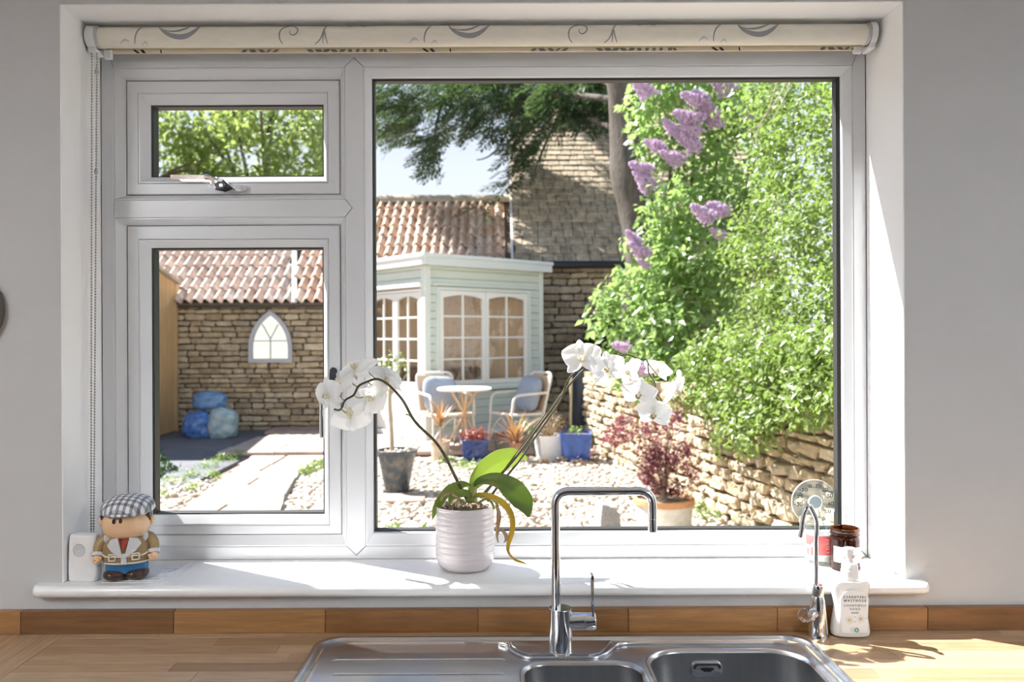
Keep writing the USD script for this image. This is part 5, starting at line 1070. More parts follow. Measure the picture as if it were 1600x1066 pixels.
usdkit.material(stage, '/World/Looks/crystal', {"p": ("principled_bsdf", {"base_color": (.97, .98, 1), "roughness": .02, "transmission_weight": 1.0, "ior": 1.5})}, [], surface="p.BSDF")
gm = lathe([(0, -.011), (.008, -.011), (.0135, -.005), (.0145, 0), (.0135, .004), (.009, .009), (0, .0115)], 10)
part(ft, 'crystal_knob', move(gm, (kx, -.014, kz + .001), R(60, -25, 0)), 'crystal', label='faceted clear crystal knob')

# ---------------------------------------------------------------- hand wash bottle
sb = W(1328, 992, 1.655); sb[2] = CT
usdkit.material(stage, '/World/Looks/clear_plastic', {"p": ("principled_bsdf", {"base_color": (.98, .985, .985), "roughness": .06, "ior": 1.25, "transmission_weight": .8})}, [], surface="p.BSDF")
mat('milky_soap', (.93, .925, .90), rough=.35); mat('label_clear', (.90, .90, .89), rough=.4)
mat('ink_dark', (.06, .065, .07), rough=.5); mat('ink_grey', (.35, .36, .37), rough=.5); mat('ink_gold', (.72, .55, .30), rough=.5); mat('ink_blue', (.30, .50, .58), rough=.5); mat('ink_green', (.16, .42, .24), rough=.5)
hw_ = thing('hand_wash_bottle', 'waisted clear hand wash bottle with a white pump, right of the filter tap', 'soap bottle', sb, -2)
def oval(hx, hy, z, n=36, p=2.6): return np.array([[hx * np.sign(math.cos(t)) * abs(math.cos(t)) ** (2 / p), hy * np.sign(math.sin(t)) * abs(math.sin(t)) ** (2 / p), z] for t in np.linspace(0, 2 * math.pi, n, endpoint=False)])
BS = [(.036, .019, 0), (.0395, .0215, .004), (.0410, .0225, .012), (.0385, .022, .03), (.0345, .021, .052), (.0335, .0205, .062), (.036, .021, .078), (.0405, .022, .098), (.0415, .0225, .108), (.037, .022, .1145), (.022, .018, .1185), (.0135, .0135, .1205), (.0125, .0125, .124)]
part(hw_, 'bottle', loft([oval(a, b_, z) for a, b_, z in BS], True, True), 'pane_glass', smooth=50, label='clear waisted plastic bottle')
part(hw_, 'soap', loft([oval(a - .002, b_ - .002, max(z, .002)) for a, b_, z in BS[:10]] + [oval(.005, .004, .1150)], True, True), 'milky_soap', smooth=50, label='milky soap filling the bottle')
part(hw_, 'pump_collar', lathe([(0, .119), (.0165, .119), (.0175, .121), (.0175, .134), (.0165, .136), (.0160, .139), (.0165, .143), (.014, .149), (.007, .152), (0, .152)], 32), 'white_plastic', smooth=40)
part(hw_, 'pump_stem', lathe([(0, .15), (.0065, .15), (.0062, .163), (0, .163)], 16), 'white_plastic', smooth=40)
part(hw_, 'pump_head', join([lathe([(0, .160), (.0095, .160), (.0105, .163), (.0125, .178), (.0115, .180), (0, .180)], 24), tube([(0, 0, .172), (.012, -.022, .172), (.015, -.03, .168)], [.006, .005, .0045], 10)]), 'white_plastic', smooth=40)
def front(m, z, x=0, y=-.0236): return move(m, (x, y, z), FACE)
lab = Polygon([(-.024, .013), (.026, .013), (.027, .05), (.029, .085), (.018, .097), (.0, .100), (-.02, .096), (-.028, .08), (-.025, .04)]).buffer(-.004).buffer(.004)
part(hw_, 'label', ext_y(lab, -.0234, -.0218), 'label_clear', label='pale curved label')
for s, z, h, m, b_ in (('E S S E N T I A L', .0842, .0043, 'ink_dark', False), ('W A I T R O S E', .0768, .0045, 'ink_dark', False), ('C H A M O M I L E', .0672, .0039, 'ink_grey', False), ('H A N D', .0600, .0042, 'ink_grey', False), ('WASH', .0525, .0036, 'ink_grey', False)):
    part(hw_, 'lettering', front(text(s, h, .0006, b_), z, .001 if s not in ('H A N D', 'WASH') else .001), m, kind='stuff', label=s.replace(' ', ''))
for x, z in ((-.010, .0395), (.0125, .0425)):
    pet = [move(sph((.0042, .0004, .0016), (math.cos(a) * .006, -.0236, math.sin(a) * .006), 1), (x, 0, z), None) for a in np.linspace(0, 6.28, 9)[:8]]
    pet = [move(sph((.0036, .0003, .0015), sub=1), (x + math.cos(a) * .0062, -.0236, z + math.sin(a) * .0062), R(0, -math.degrees(a), 0)) for a in np.linspace(0, 6.28, 9)[:8]]
    part(hw_, 'printed_petals', join(pet), 'white_plastic', kind='stuff'); part(hw_, 'printed_flower_eye', move(lathe([(0, .0006), (.0034, .0004), (.0036, 0)], 14), (x, -.0236, z), R(90, 0, 0)), 'ink_gold')
part(hw_, 'printed_dots', join([move(lathe([(0, .0006), (.0010, .0004), (.0011, 0)], 8), (x, -.0236, z), R(90, 0, 0)) for x, z in ((.001, .046), (.001, .036), (.024, .0435))]), 'ink_blue', kind='stuff')
part(hw_, 'green_badge', move(lathe([(.0022, .0006), (.0046, .0006), (.0050, 0)], 20), (.004, -.0236, .0195), R(90, 0, 0)), 'ink_green')
part(hw_, 'printed_symbol', join([front(cb(-.003, .003, -.0005, .0003, 0, .0004, .0001), .0) for _ in range(0)] + [bx(-.0075 + a, -.0070 + a, -.0238, -.0233, .016 + b_, .0195 + b_) for a in (0, .0022, .0044) for b_ in (0, .0045)]), 'ink_grey', kind='stuff')

# ---------------------------------------------------------------- jars on the sill
SZ = OZ0
aj = W(1320.5, 884, 1.775); aj[2] = SZ
usdkit.material(stage, '/World/Looks/amber_glass', {"p": ("principled_bsdf", {"base_color": (.13, .03, .005), "roughness": .03, "ior": 1.45, "transmission_weight": .9})}, [], surface="p.BSDF")
mat('paper_label', (.80, .80, .795), rough=.6)
ja = thing('amber_jar', 'open amber glass candle jar with a white label at the right end of the sill', 'jar', aj, 4)
part(ja, 'jar_body', lathe([(0, 0), (.027, 0), (.031, .003), (.0318, .008), (.0318, .068), (.030, .0725), (.028, .0745), (.0288, .0765), (.0312, .078), (.0312, .080), (.0295, .082), (.0312, .084), (.0318, .0885), (.030, .091), (.0275, .091), (.0262, .089), (.0255, .076), (.0278, .068), (.0280, .012), (.026, .009), (0, .009)], 48), 'amber_glass', smooth=40)
def wrap(r, a0, a1, z0, z1, k=20, off=0.0005):
    a = np.radians(np.linspace(a0, a1, k)); v = [[(r + off) * math.sin(t), -(r + off) * math.cos(t), z] for z in (z0, z1) for t in a]; return np.array(v), np.array([[i, i + 1, k + i] for i in range(k - 1)] + [[i + 1, k + i + 1, k + i] for i in range(k - 1)])
def curl(m, r, z, off=.0009):                                           # wraps flat lettering round a cylinder
    v = m[0]; a = v[:, 0] / r; return np.c_[(r + off) * np.sin(a), -(r + off) * np.cos(a), v[:, 1] + z], m[1]
part(ja, 'label', wrap(.0318, -72, 62, .020, .0545), 'paper_label', label='white paper label')
part(ja, 'lettering', curl(text('M YDOLUP', .0030, .0002), .0318, .0475), 'ink_grey', kind='stuff')
part(ja, 'signature', tube([((.0326) * math.sin(a), -(.0326) * math.cos(a), .0335 + .0032 * math.sin(w_)) for a, w_ in zip(np.linspace(-.65, -.05, 40), np.linspace(0, 20, 40))], .00028, 4), 'ink_dark', label='dark handwritten scrawl')
part(ja, 'lettering', move(curl(text('C', .006, .0002), .0318, .031), (-.0005, 0, 0), R(0, 0, -24)), 'ink_dark', kind='stuff')
rj = W(1280, 874, 1.828); rj[2] = SZ
usdkit.material(stage, '/World/Looks/thin_glass', {"g": ("geometry", {}), "m": ("math", {"math_type": "multiply_add", "value2": 1 / 1.5 - 1.5, "value3": 1.5}), "f": ("fresnel", {}), "t": ("transparent_bsdf", {"color": (.94, .96, .955)}), "s": ("glossy_bsdf", {"color": (1, 1, 1), "roughness": .02}), "mx": ("mix_closure", {})},
    [("g.backfacing", "m.value1"), ("m.value", "f.IOR"), ("f.fac", "mx.fac"), ("t.BSDF", "mx.closure1"), ("s.BSDF", "mx.closure2")], surface="mx.closure")
mat('coral_print', (.78, .10, .10), (.80, .20, .18), scale=60, rough=.5); mat('wax', (.85, .82, .76), rough=.5)
rc = thing('candle_glass', 'clear candle tumbler with a coral red printed wrap behind the filter tap', 'candle', rj)
part(rc, 'tumbler', lathe([(0, 0), (.028, 0), (.0315, .003), (.032, .008), (.0335, .082), (.0330, .084), (.0322, .083), (.0305, .012), (.028, .008), (0, .008)], 40), 'thin_glass', smooth=40)
part(rc, 'wax', lathe([(0, .009), (.030, .009), (.0305, .02), (0, .02)], 32), 'wax', smooth=40)
part(rc, 'printed_wrap', wrap(.0336, -80, 80, .021, .068, 30, 0), 'paper_label')
part(rc, 'coral_panel', join([wrap(.0336, -26, 58, .024, .066, 16, .0005)]), 'coral_print', label='coral red panel')
for k, (a0, a1, z0, z1) in enumerate([(-76, -50, .045, .066), (-48, -32, .050, .066), (-70, -60, .022, .036), (-52, -44, .022, .040), (60, 78, .048, .066), (66, 76, .022, .036)]): part(rc, 'coral_leaf', wrap(.0336, a0, a1, z0, z1, 6, .0006), 'coral_print')
for i, z in enumerate((.058, .0535, .049, .0425, .0375, .030)): part(rc, 'printed_line', wrap(.0336, 8 - (2 if i % 2 else 5), 30 + (8 if i % 3 == 0 else 2), z, z + .0016, 8, .0008), 'white_plastic', kind='stuff')

# ---------------------------------------------------------------- window thermometer on the outside of the glass
tw = W(1271, 784, 1.913); tw[1] = GY + .0035
mat('dial_text', (.05, .06, .06), rough=.5); mat('dial_hub', (.22, .27, .28), rough=.5)
usdkit.material(stage, '/World/Looks/frosted_disc', {"t": ("transparent_bsdf", {"color": (.90, .94, .94)}), "d": ("diffuse_bsdf", {"color": (.8, .85, .85)}), "mx": ("mix_closure", {"fac": .11})}, [("t.BSDF", "mx.closure1"), ("d.BSDF", "mx.closure2")], surface="mx.closure")
te = thing('window_thermometer', 'round clear dial thermometer with a grey hub stuck on the window pane', 'thermometer', tw)
RF = R(90, 0, 0)
part(te, 'dial', move(lathe([(0, -.001), (.0525, -.001), (.053, -.003), (.0525, -.005), (0, -.005)], 48), (0, 0, 0), RF), 'frosted_disc', smooth=40)
part(te, 'dial_edge', move(lathe([(.0522, -.0005), (.0535, -.001), (.0535, -.005), (.0522, -.0055)], 48), (0, 0, 0), RF), 'white_plastic', smooth=40)
part(te, 'hub', move(lathe([(0, -.0002), (.014, -.0002), (.0142, -.006), (0, -.006)], 32), (.003, 0, -.001), RF), 'dial_hub', smooth=40)
part(te, 'hub_ring', move(lathe([(.0142, -.0001), (.0162, -.0004), (.0162, -.006), (.0142, -.006)], 32), (.003, 0, -.001), RF), 'white_plastic', smooth=40)
for s, a in (('-30', 188), ('-20', 160), ('-10', 132), ('0', 104), ('10', 76), ('20', 48), ('30', 22), ('40', -6), ('50', -36)):
    t_ = math.radians(a); part(te, 'numeral', move(text(s, .0085, .0004, True), (.039 * math.cos(t_), -.0004, .039 * math.sin(t_) - .0035), FACE), 'dial_text', kind='stuff', label=s)
part(te, 'scale_ticks', join([tube([(.0475 * math.cos(q), -.0004, .0475 * math.sin(q)), (.0505 * math.cos(q), -.0004, .0505 * math.sin(q))], .0004, 4) for q in np.radians(np.arange(-40, 196, 5.6))]), 'dial_text', kind='stuff')

# ---------------------------------------------------------------- sounder box, leaflets, figurine on the left of the sill
d_ = 1.707; sx = W(126, 908, d_); sx[2] = SZ
sp = thing('sounder_box', 'small white wireless speaker box at the left end of the sill', 'speaker', (-.8835, sx[1] + .012, SZ), -4)
Lb = [(.0300, .0135, 0, 3.2), (.0325, .0165, .003, 3.2), (.0330, .0170, .02, 3.2), (.0318, .0165, .07, 3.2), (.0300, .0155, .094, 3.2), (.0285, .014, .0975, 3.2), (.026, .012, .0985, 3.2)]
part(sp, 'case', loft([oval(a, b_, z, 40, p) for a, b_, z, p in Lb], True, True), 'white_plastic', smooth=50)
part(sp, 'base_foot', loft([oval(.031, .0145, -.0 + z, 40, 3.2) for z in (0, .002)], True, True), 'grey_plastic')
hs = [(math.cos(a) * r * .0042, math.sin(a) * r * .0042) for r in range(0, 4) for a in np.linspace(0, 6.283, max(1, r * 8), endpoint=False)]
part(sp, 'grille_holes', join([move(lathe([(0, .0006), (.00085, .0004), (.0009, -.001)], 6), (x - .003, -.0166, .067 + z * 1.0), R(90, 0, 0)) for x, z in hs]), 'dark_plastic', kind='stuff')
mat('leaflet_paper', (.80, .80, .80), rough=.5); mat('leaflet_ink', (.12, .13, .16), rough=.6); mat('leaflet_blue', (.30, .38, .55), rough=.6)
lf = thing('leaflet', 'printed white folded leaflet lying under the figurine on the sill', 'leaflet', (0, 0, SZ))
def onsill(px, py): # point of the sill's top under a pixel
    q = W(px, py, 1.0) - np.array([0, CAM_Y, CAM_Z]); t = (SZ - CAM_Z) / q[2]; return np.array([0, CAM_Y, 0]) + q * t
qd = [onsill(158, 911), onsill(264, 911), onsill(314, 877), onsill(232, 878)]
qp = Polygon([(p[0], min(p[1], FY - .002)) for p in qd]); part(lf, 'sheet', ext(qp, .0003, .0016), 'leaflet_paper')
qd2 = [onsill(170, 909), onsill(256, 909.5), onsill(300, 879), onsill(240, 880)]; part(lf, 'sheet', ext(Polygon([(p[0], min(p[1], FY - .003)) for p in qd2]), .0018, .0028), 'leaflet_paper')
def pline(x0, y0, x1, y1, w, m, n='printed_line'):
    a, b_ = onsill(x0, y0), onsill(x1, y1); part(lf, n, tube([(a[0], a[1], .0029), (b_[0], b_[1], .0029)], w, 4, flat=(1, .25)), m, kind='stuff')
for x0, y0, x1, y1 in ((228, 906, 250, 906.2), (232, 903, 262, 903), (252, 884, 290, 884), (248, 887, 286, 887), (250, 890, 280, 890.5)): pline(x0, y0, x1, y1, .0006, 'leaflet_ink')
pline(262, 896, 276, 892, .003, 'leaflet_blue', 'printed_picture')

# figurine
fg = W(199, 902, 1.725); fg[2] = SZ + .003
mat('skin_glaze', (.78, .50, .29), (.82, .55, .34), scale=40, rough=.22); mat('jacket_tan', (.30, .20, .085), (.36, .25, .115), scale=60, rough=.4)
mat('fleece', (.58, .57, .58), (.72, .71, .72), scale=300, rough=.9, bump=.0006, bscale=500); mat('trouser_blue', (.02, .13, .30), (.03, .17, .37), scale=60, rough=.35)
mat('shoe_brown', (.035, .018, .014), (.09, .05, .04), scale=80, rough=.18); mat('hair_grey', (.055, .05, .06), rough=.4); mat('scarf_red', (.35, .03, .02), rough=.4); mat('cream_trim', (.76, .71, .63), rough=.4)
usdkit.material(stage, '/World/Looks/check_tweed', {"g": ("texture_coordinate", {}), "m": ("mapping", {"rotation": (0, 0, .2)}), "w1": ("wave_texture", {"wave_type": "bands", "bands_direction": "x", "scale": 24}), "w2": ("wave_texture", {"wave_type": "bands", "bands_direction": "y", "scale": 24}),
    "r1": ("rgb_ramp", {"ramp": [(.35, (.30, .31, .33)), (.5, (.85, .85, .86))]}), "r2": ("rgb_ramp", {"ramp": [(.35, (.42, .43, .46)), (.5, (.95, .95, .95))]}), "mx": ("mix", {"mix_type": "multiply", "fac": 1.0}), "p": ("principled_bsdf", {"roughness": .35})},
    [("g.object", "m.vector"), ("m.vector", "w1.vector"), ("m.vector", "w2.vector"), ("w1.fac", "r1.fac"), ("w2.fac", "r2.fac"), ("r1.color", "mx.color1"), ("r2.color", "mx.color2"), ("mx.color", "p.base_color")], surface="p.BSDF")
fi = thing('figurine', 'glazed figurine of a stout man in a checked flat cap and tan jacket', 'figurine', fg, 14)
def ell_(a, b_, c, loc, sub=3, p=1.0, rot=None):
    v, f = sph(1, sub=sub); v = np.sign(v) * np.abs(v) ** p; return move((v, f), loc, rot, (a, b_, c))
for s in (-1, 1): part(fi, 'shoe', ell_(.0235, .0285, .0125, (s * .0215, -.008, .0122), 3, .85), 'shoe_brown', smooth=True)
part(fi, 'trousers', loft([oval(.040, .026, .015, 40, 2.6), oval(.0425, .028, .022, 40, 2.6), oval(.042, .028, .034, 40, 2.4), oval(.040, .027, .044, 40, 2.2)], True, True), 'trouser_blue', smooth=50)
part(fi, 'jacket', loft([oval(a, b_, z, 40, 2.3) for a, b_, z in ((.036, .024, .036), (.044, .031, .0365), (.048, .035, .042), (.0495, .0365, .055), (.0475, .035, .07), (.043, .031, .083), (.034, .025, .093), (.02, .018, .098))], True, True), 'jacket_tan', smooth=50)
part(fi, 'jacket_hem', loft([oval(.0445 + q, .0315 + q, z, 40, 2.3) for q, z in ((0, .0355), (.002, .0365), (.0028, .039), (.002, .0405))], False, False), 'cream_trim', smooth=True)
yb = lambda x, z: -.0372 * math.sqrt(max(.05, 1 - (x / .052) ** 2))
def strip3(pts_, r, m, n, flat=(1, .5)): return part(fi, n, tube(spline([(x, yb(x, z) - .0006, z) for x, z in pts_], 12), r, 6, flat=flat), m, smooth=True)
lap = lambda s: hull([(s * x, yb(x, z) + dy, z) for x, z in ((.002, .052), (.010, .056), (.024, .066), (.033, .078), (.026, .090), (.012, .094), (.010, .078)) for dy in (-.0045, .004)])
for s in (-1, 1): part(fi, 'fleece_lapel', lap(s), 'fleece', smooth=40)
part(fi, 'fleece_front', cb(-.0055, .0055, yb(0, 0) - .0028, yb(0, 0) + .006, .037, .06, .002), 'fleece')
part(fi, 'collar', tube([(.037 * math.cos(t), .030 * math.sin(t) - .001, .089 + .004 * math.sin(t)) for t in np.linspace(-.55, math.pi + .55, 26)], .0095, 10), 'fleece', smooth=True)
part(fi, 'neck_scarf', hull([(-.009, -.030, .089), (.009, -.030, .089), (0, -.039, .066), (-.008, -.02, .09), (.008, -.02, .09), (0, -.03, .066)]), 'scarf_red')
for s in (-1, 1):
    part(fi, 'belt', tube(spline([(s * x, yb(x, 0) - .0008, z) for x, z in ((.006, .053), (.016, .055), (.030, .054), (.044, .057))], 10), .0019, 6), 'cream_trim', smooth=True)
    c = np.array([s * .023, yb(.023, 0) - .0025, .0525]); part(fi, 'buckle', tube(bend([c + [-.0065 * s, 0, 0], c + [-.0065 * s, 0, .0065], c + [.0065 * s, .002, .0065], c + [.0065 * s, .002, -.0065], c + [-.0065 * s, 0, -.0065], c + [-.0065 * s, 0, .001]], .0015), .0017, 6), 'cream_trim', smooth=True)
    a_ = part(fi, 'arm', tube(spline([(s * .036, 0, .087), (s * .049, -.002, .078), (s * .0545, -.007, .064), (s * .055, -.012, .055)], 12), [.0115, .0125, .0130, .0132, .013, .013, .0125, .012, .0115, .011, .0105, .010], 12), 'jacket_tan', smooth=True)
    part(a_, 'cuff', tube([(s * .0545, -.010, .060), (s * .0552, -.013, .053)], .0125, 14), 'fleece', smooth=40)
    part(a_, 'hand', join([ell_(.0095, .0115, .0105, (s * .0555, -.0165, .0465))] + [ell_(.0034, .006, .0034, (s * .0555 + dx, -.0265, .0475 - dz)) for dx, dz in ((-.0045, 0), (-.0015, .0035), (.002, .0035), (.005, 0))] + [ell_(.0035, .0055, .0034, (s * .0475, -.021, .050))]), 'skin_glaze', smooth=True)
hd = part(fi, 'head', ell_(.0475, .040, .034, (0, -.004, .1185), 4, .82), 'skin_glaze', smooth=True)
for s in (-1, 1): part(fi, 'ear', ell_(.007, .008, .0105, (s * .0485, .000, .122)), 'skin_glaze', smooth=True)
for x in (-.0135, -.0005): part(fi, 'eye', ell_(.0036, .0022, .0056, (x - .004, -.0425, .130), 2), 'dark_plastic', smooth=True)
part(fi, 'hair', join([ell_(.0455, .032, .022, (0, .006, .132), 3, .85), hull([(s_, y, z) for s_ in (.0435, .0485) for y, z in ((-.026, .140), (-.012, .122), (.012, .118), (.012, .142))]), hull([(s_, y, z) for s_ in (-.0485, -.0435) for y, z in ((-.024, .140), (-.012, .128), (.012, .124), (.012, .142))])]), 'hair_grey', smooth=40)
v, f = ell_(.0545, .050, .027, (0, 0, 0), 4, .95); v[:, 2] = np.maximum(v[:, 2], -.0045); v[:, 2] += -.10 * v[:, 1] * -1.6 * .6
cp = part(fi, 'flat_cap', move((v, f), (.002, -.002, .1505)), 'check_tweed', smooth=50)
part(cp, 'cap_peak', tube([(.050 * math.sin(t) + .001, -.0455 * math.cos(t) - .006, .1415 + .002 * math.cos(t)) for t in np.linspace(-1.0, 1.0, 24)], np.r_[np.linspace(.001, .006, 6), np.full(12, .0075), np.linspace(.006, .001, 6)], 10, flat=(1, .55)), 'check_tweed', smooth=True)
part(cp, 'cap_band', loft([oval(.0515, .046, .139, 40, 2), oval(.0525, .047, .142, 40, 2), oval(.0535, .048, .148, 40, 2)]), 'check_tweed', smooth=True)

# ---------------------------------------------------------------- round wall clock at the left edge
mat('clock_rim', (.14, .12, .10), rough=.35)
wc = thing('wall_clock', 'round dark framed wall clock at the far left of the wall', 'clock', W(-58, 484, 1.69) * [1, 0, 1] + [0, -.001, 0])
part(wc, 'rim', move(lathe([(.070, 0), (.083, 0), (.083, .018), (.078, .022), (.072, .018), (.070, .010)], 48), (0, 0, 0), RF), 'clock_rim', smooth=40); part(wc, 'face', move(lathe([(.071, .008), (0, .008)], 40), (0, 0, 0), RF), 'paper_label')
part(wc, 'hand', cb(-.0015, .0015, -.012, -.0105, -.008, .05, .0003), 'dark_plastic'); part(wc, 'hand', cb(-.008, .035, -.012, -.0105, -.0015, .0015, .0003), 'dark_plastic')
# ================================================================ the orchid
op = W(727, 893, 1.80); op = np.array([op[0], op[1], OZ0])
mat('pot_glaze', (.66, .60, .61), (.72, .67, .67), scale=5, stretch=(.6, .6, 5), rough=.16, bump=.004, bscale=6)
usdkit.material(stage, '/World/Looks/pot_glaze', {"g": ("geometry", {}), "m": ("mapping", {"scale": (7, 7, 120)}), "n": ("noise_texture", {"scale": 1.0, "detail": 2.5, "distortion": .5}), "b": ("bump", {"strength": 1.0, "distance": .003}), "p": ("principled_bsdf", {"base_color": (.66, .62, .625), "roughness": .12, "coat_weight": .4})},
    [("g.position", "m.vector"), ("m.vector", "n.vector"), ("n.fac", "b.height"), ("b.normal", "p.normal")], surface="p.BSDF")
mat('bark_chips', (.12, .085, .055), (.26, .19, .12), scale=60, rough=.9); mat('orchid_stem', (.05, .04, .022), (.10, .085, .038), scale=25, rough=.45); mat('stem_green', (.28, .31, .08), rough=.45)
def smat(name, stops, trans, tcol, rough=.35):                          # leaf with a tone along its length from a vertex primvar-free noise
    usdkit.material(stage, '/World/Looks/' + name, {"g": ("geometry", {}), "n": ("noise_texture", {"scale": 14, "detail": 3}), "r": ("rgb_ramp", {"ramp": stops}), "p": ("principled_bsdf", {"roughness": rough}), "t": ("translucent_bsdf", {"color": tcol}), "mx": ("mix_closure", {"fac": trans})},
        [("g.position", "n.vector"), ("n.fac", "r.fac"), ("r.color", "p.base_color"), ("p.BSDF", "mx.closure1"), ("t.BSDF", "mx.closure2")], surface="mx.closure")
smat('orchid_leaf', [(.3, (.22, .30, .09)), (.7, (.32, .41, .13))], .5, (.62, .74, .22))
smat('orchid_leaf_dark', [(.3, (.10, .17, .05)), (.62, (.17, .25, .07)), (.75, (.42, .38, .06))], .35, (.40, .52, .08))
smat('orchid_leaf_yellow', [(.3, (.40, .30, .04)), (.6, (.60, .46, .06)), (.8, (.30, .33, .06))], .45, (.85, .65, .10))
smat('dry_leaf', [(.3, (.38, .24, .12)), (.7, (.60, .44, .26))], .3, (.6, .4, .2))
smat('orchid_petal', [(.3, (.93, .93, .93)), (.7, (.96, .96, .95))], .5, (.95, .95, .94), .5)
mat('orchid_lip', (.86, .84, .76), (.78, .56, .12), scale=160, rough=.5, contrast=(.45, .62))
oc_ = thing('potted_orchid', 'white orchid with two arching sprays in a pearly ribbed ceramic pot on the sill', 'potted orchid', op)
PR = .0665; PH = .140
nz = lambda z: .0004 * math.sin(z * 520) + .0003 * math.sin(z * 1100 + 1)
pr = [(0, .001), (.045, 0), (.054, .003), (.061, .012), (.0645, .024)] + [(PR - .001 + nz(z), z) for z in np.linspace(.03, PH - .004, 40)] + [(PR, PH), (PR - .0035, PH), (PR - .005, PH - .004), (PR - .006, PH - .03), (0, PH - .03)]
part(oc_, 'pot', lathe(pr, 64), 'pot_glaze', smooth=60, label='pearly white ribbed ceramic pot')
r2 = np.random.default_rng(77)
part(oc_, 'bark_mulch', join([move(hull(r2.normal(0, .5, (9, 3)) * [.012, .008, .006]), (math.cos(a) * q, math.sin(a) * q, PH - .016 + r2.uniform(0, .012)), R(r2.uniform(0, 360), 0, r2.uniform(0, 360))) for a, q in zip(r2.uniform(0, 6.28, 70), .055 * np.sqrt(r2.uniform(0, 1, 70)))]), 'bark_chips', kind='stuff')
def P_(px, py, d): return W(px, py, d) - op
def ribbon_leaf(name, ctr, wid, side, m, fold=.25, n=22, label=None):   # leaf blade along centre points (px, py, d), half widths in metres, side: direction of its width
    C = spline([P_(*c) for c in ctr], n); w_ = np.interp(np.linspace(0, 1, n), np.linspace(0, 1, len(wid)), wid); S = np.asarray(side, float)
    if S.ndim == 2: S = np.array([np.interp(np.linspace(0, 1, n), np.linspace(0, 1, len(S)), S[:, k]) for k in range(3)]).T
    else: S = np.tile(S, (n, 1))
    T = np.gradient(C, axis=0); T /= np.linalg.norm(T, axis=1, keepdims=True); S = S - T * (S * T).sum(1, keepdims=True); S /= np.linalg.norm(S, axis=1, keepdims=True); U = np.cross(S, T)
    rows = []
    for q in (-1, -.6, -.12, 0, .12, .6, 1): rows.append(C + S * (w_ * q)[:, None] + U * (w_ * fold * (abs(q) ** 1.3 - (.12 if q == 0 else 0)))[:, None])
    top = np.stack(rows, 1); bot = top - U[:, None] * .0012; v = np.vstack([top.reshape(-1, 3), bot.reshape(-1, 3)]); f = []; k = 7; o = n * k
    for i in range(n - 1):
        for j in range(k - 1):
            a = i * k + j; f += [[a, a + 1, a + k], [a + 1, a + k + 1, a + k], [o + a, o + a + k, o + a + 1], [o + a + 1, o + a + k, o + a + k + 1]]
        for j in (0, k - 1): a = i * k + j; f += [[a, a + k, o + a], [a + k, o + a + k, o + a]]
    return part(oc_, name, (v, np.array(f)), m, smooth=True, label=label)
ribbon_leaf('leaf', [(733, 768, 1.80), (744, 752, 1.79), (760, 735, 1.79), (788, 719, 1.80), (812, 714, 1.81), (824, 716, 1.815)], [.006, .017, .026, .029, .022, .002], (.25, -.15, 1.0), 'orchid_leaf', .12, label='bright upright leaf')
ribbon_leaf('leaf', [(742, 760, 1.78), (760, 752, 1.75), (785, 756, 1.735), (808, 774, 1.74), (822, 795, 1.745), (826, 808, 1.75)], [.004, .016, .026, .030, .025, .003], [(0, -.9, .6), (.1, -.8, .6), (.35, -.6, .6), (.8, -.4, .4), (.95, -.3, .2), (.95, -.3, .1)], 'orchid_leaf_dark', .15, label='dark arching leaf with a yellowing tip')
ribbon_leaf('leaf', [(736, 765, 1.80), (724, 757, 1.79), (706, 762, 1.785), (690, 778, 1.785), (679, 800, 1.78), (676, 812, 1.78)], [.005, .014, .018, .016, .010, .001], [(0, -.8, .6), (0, -.7, .7), (-.3, -.7, .6), (-.5, -.7, .3), (-.8, -.6, .1), (-.8, -.6, .1)], 'orchid_leaf', .15, label='arching leaf over the left rim')
ribbon_leaf('leaf', [(735, 778, 1.76), (722, 770, 1.745), (708, 775, 1.742), (704, 788, 1.745)], [.004, .012, .013, .002], [(0, -.6, .8), (0, -.6, .8), (-.4, -.5, .6), (-.6, -.5, .4)], 'orchid_leaf', .2)
ribbon_leaf('leaf', [(740, 778, 1.77), (760, 775, 1.73), (785, 787, 1.715), (798, 806, 1.712), (800, 826, 1.712), (795, 846, 1.712), (793, 860, 1.712)], [.003, .006, .008, .009, .008, .007, .004], [(0, -.5, .8), (0, -.5, .8), (.5, -.6, .5), (.8, -.5, .1), (.7, -.7, 0), (.7, -.7, 0), (.7, -.7, .1)], 'orchid_leaf_yellow', .3, label='long yellow hanging leaf')
ribbon_leaf('leaf', [(793, 858, 1.712), (797, 868, 1.712), (808, 877, 1.71), (818, 880, 1.705), (823, 882, 1.70)], [.004, .003, .0035, .006, .001], [(.6, -.7, .3), (.5, -.7, .5), (.2, -.6, .7), (0, -.8, .5), (0, -.8, .5)], 'orchid_leaf_yellow', .3, label='curled yellow leaf end')
ribbon_leaf('dry_leaf', [(775, 790, 1.735), (779, 805, 1.725), (777, 825, 1.722), (779, 848, 1.722)], [.003, .006, .004, .001], (.8, -.6, 0), 'dry_leaf', .3, label='dry brown leaf')
ribbon_leaf('dry_leaf', [(778, 836, 1.72), (783, 830, 1.715), (789, 838, 1.715), (787, 848, 1.715)], [.002, .008, .008, .001], (.4, -.8, .3), 'dry_leaf', .4)
ribbon_leaf('dry_leaf', [(690, 782, 1.75), (702, 773, 1.74), (716, 780, 1.745), (722, 792, 1.75)], [.003, .007, .007, .002], (-.1, -.7, .6), 'dry_leaf', .3)
for pts_ in ([(737, 785, 1.79), (738, 768, 1.79), (741, 756, 1.785)],): part(oc_, 'crown', tube(spline([P_(*q) for q in pts_], 8), [.013, .013, .012, .011, .010, .009, .007, .004], 10), 'stem_green', smooth=True)
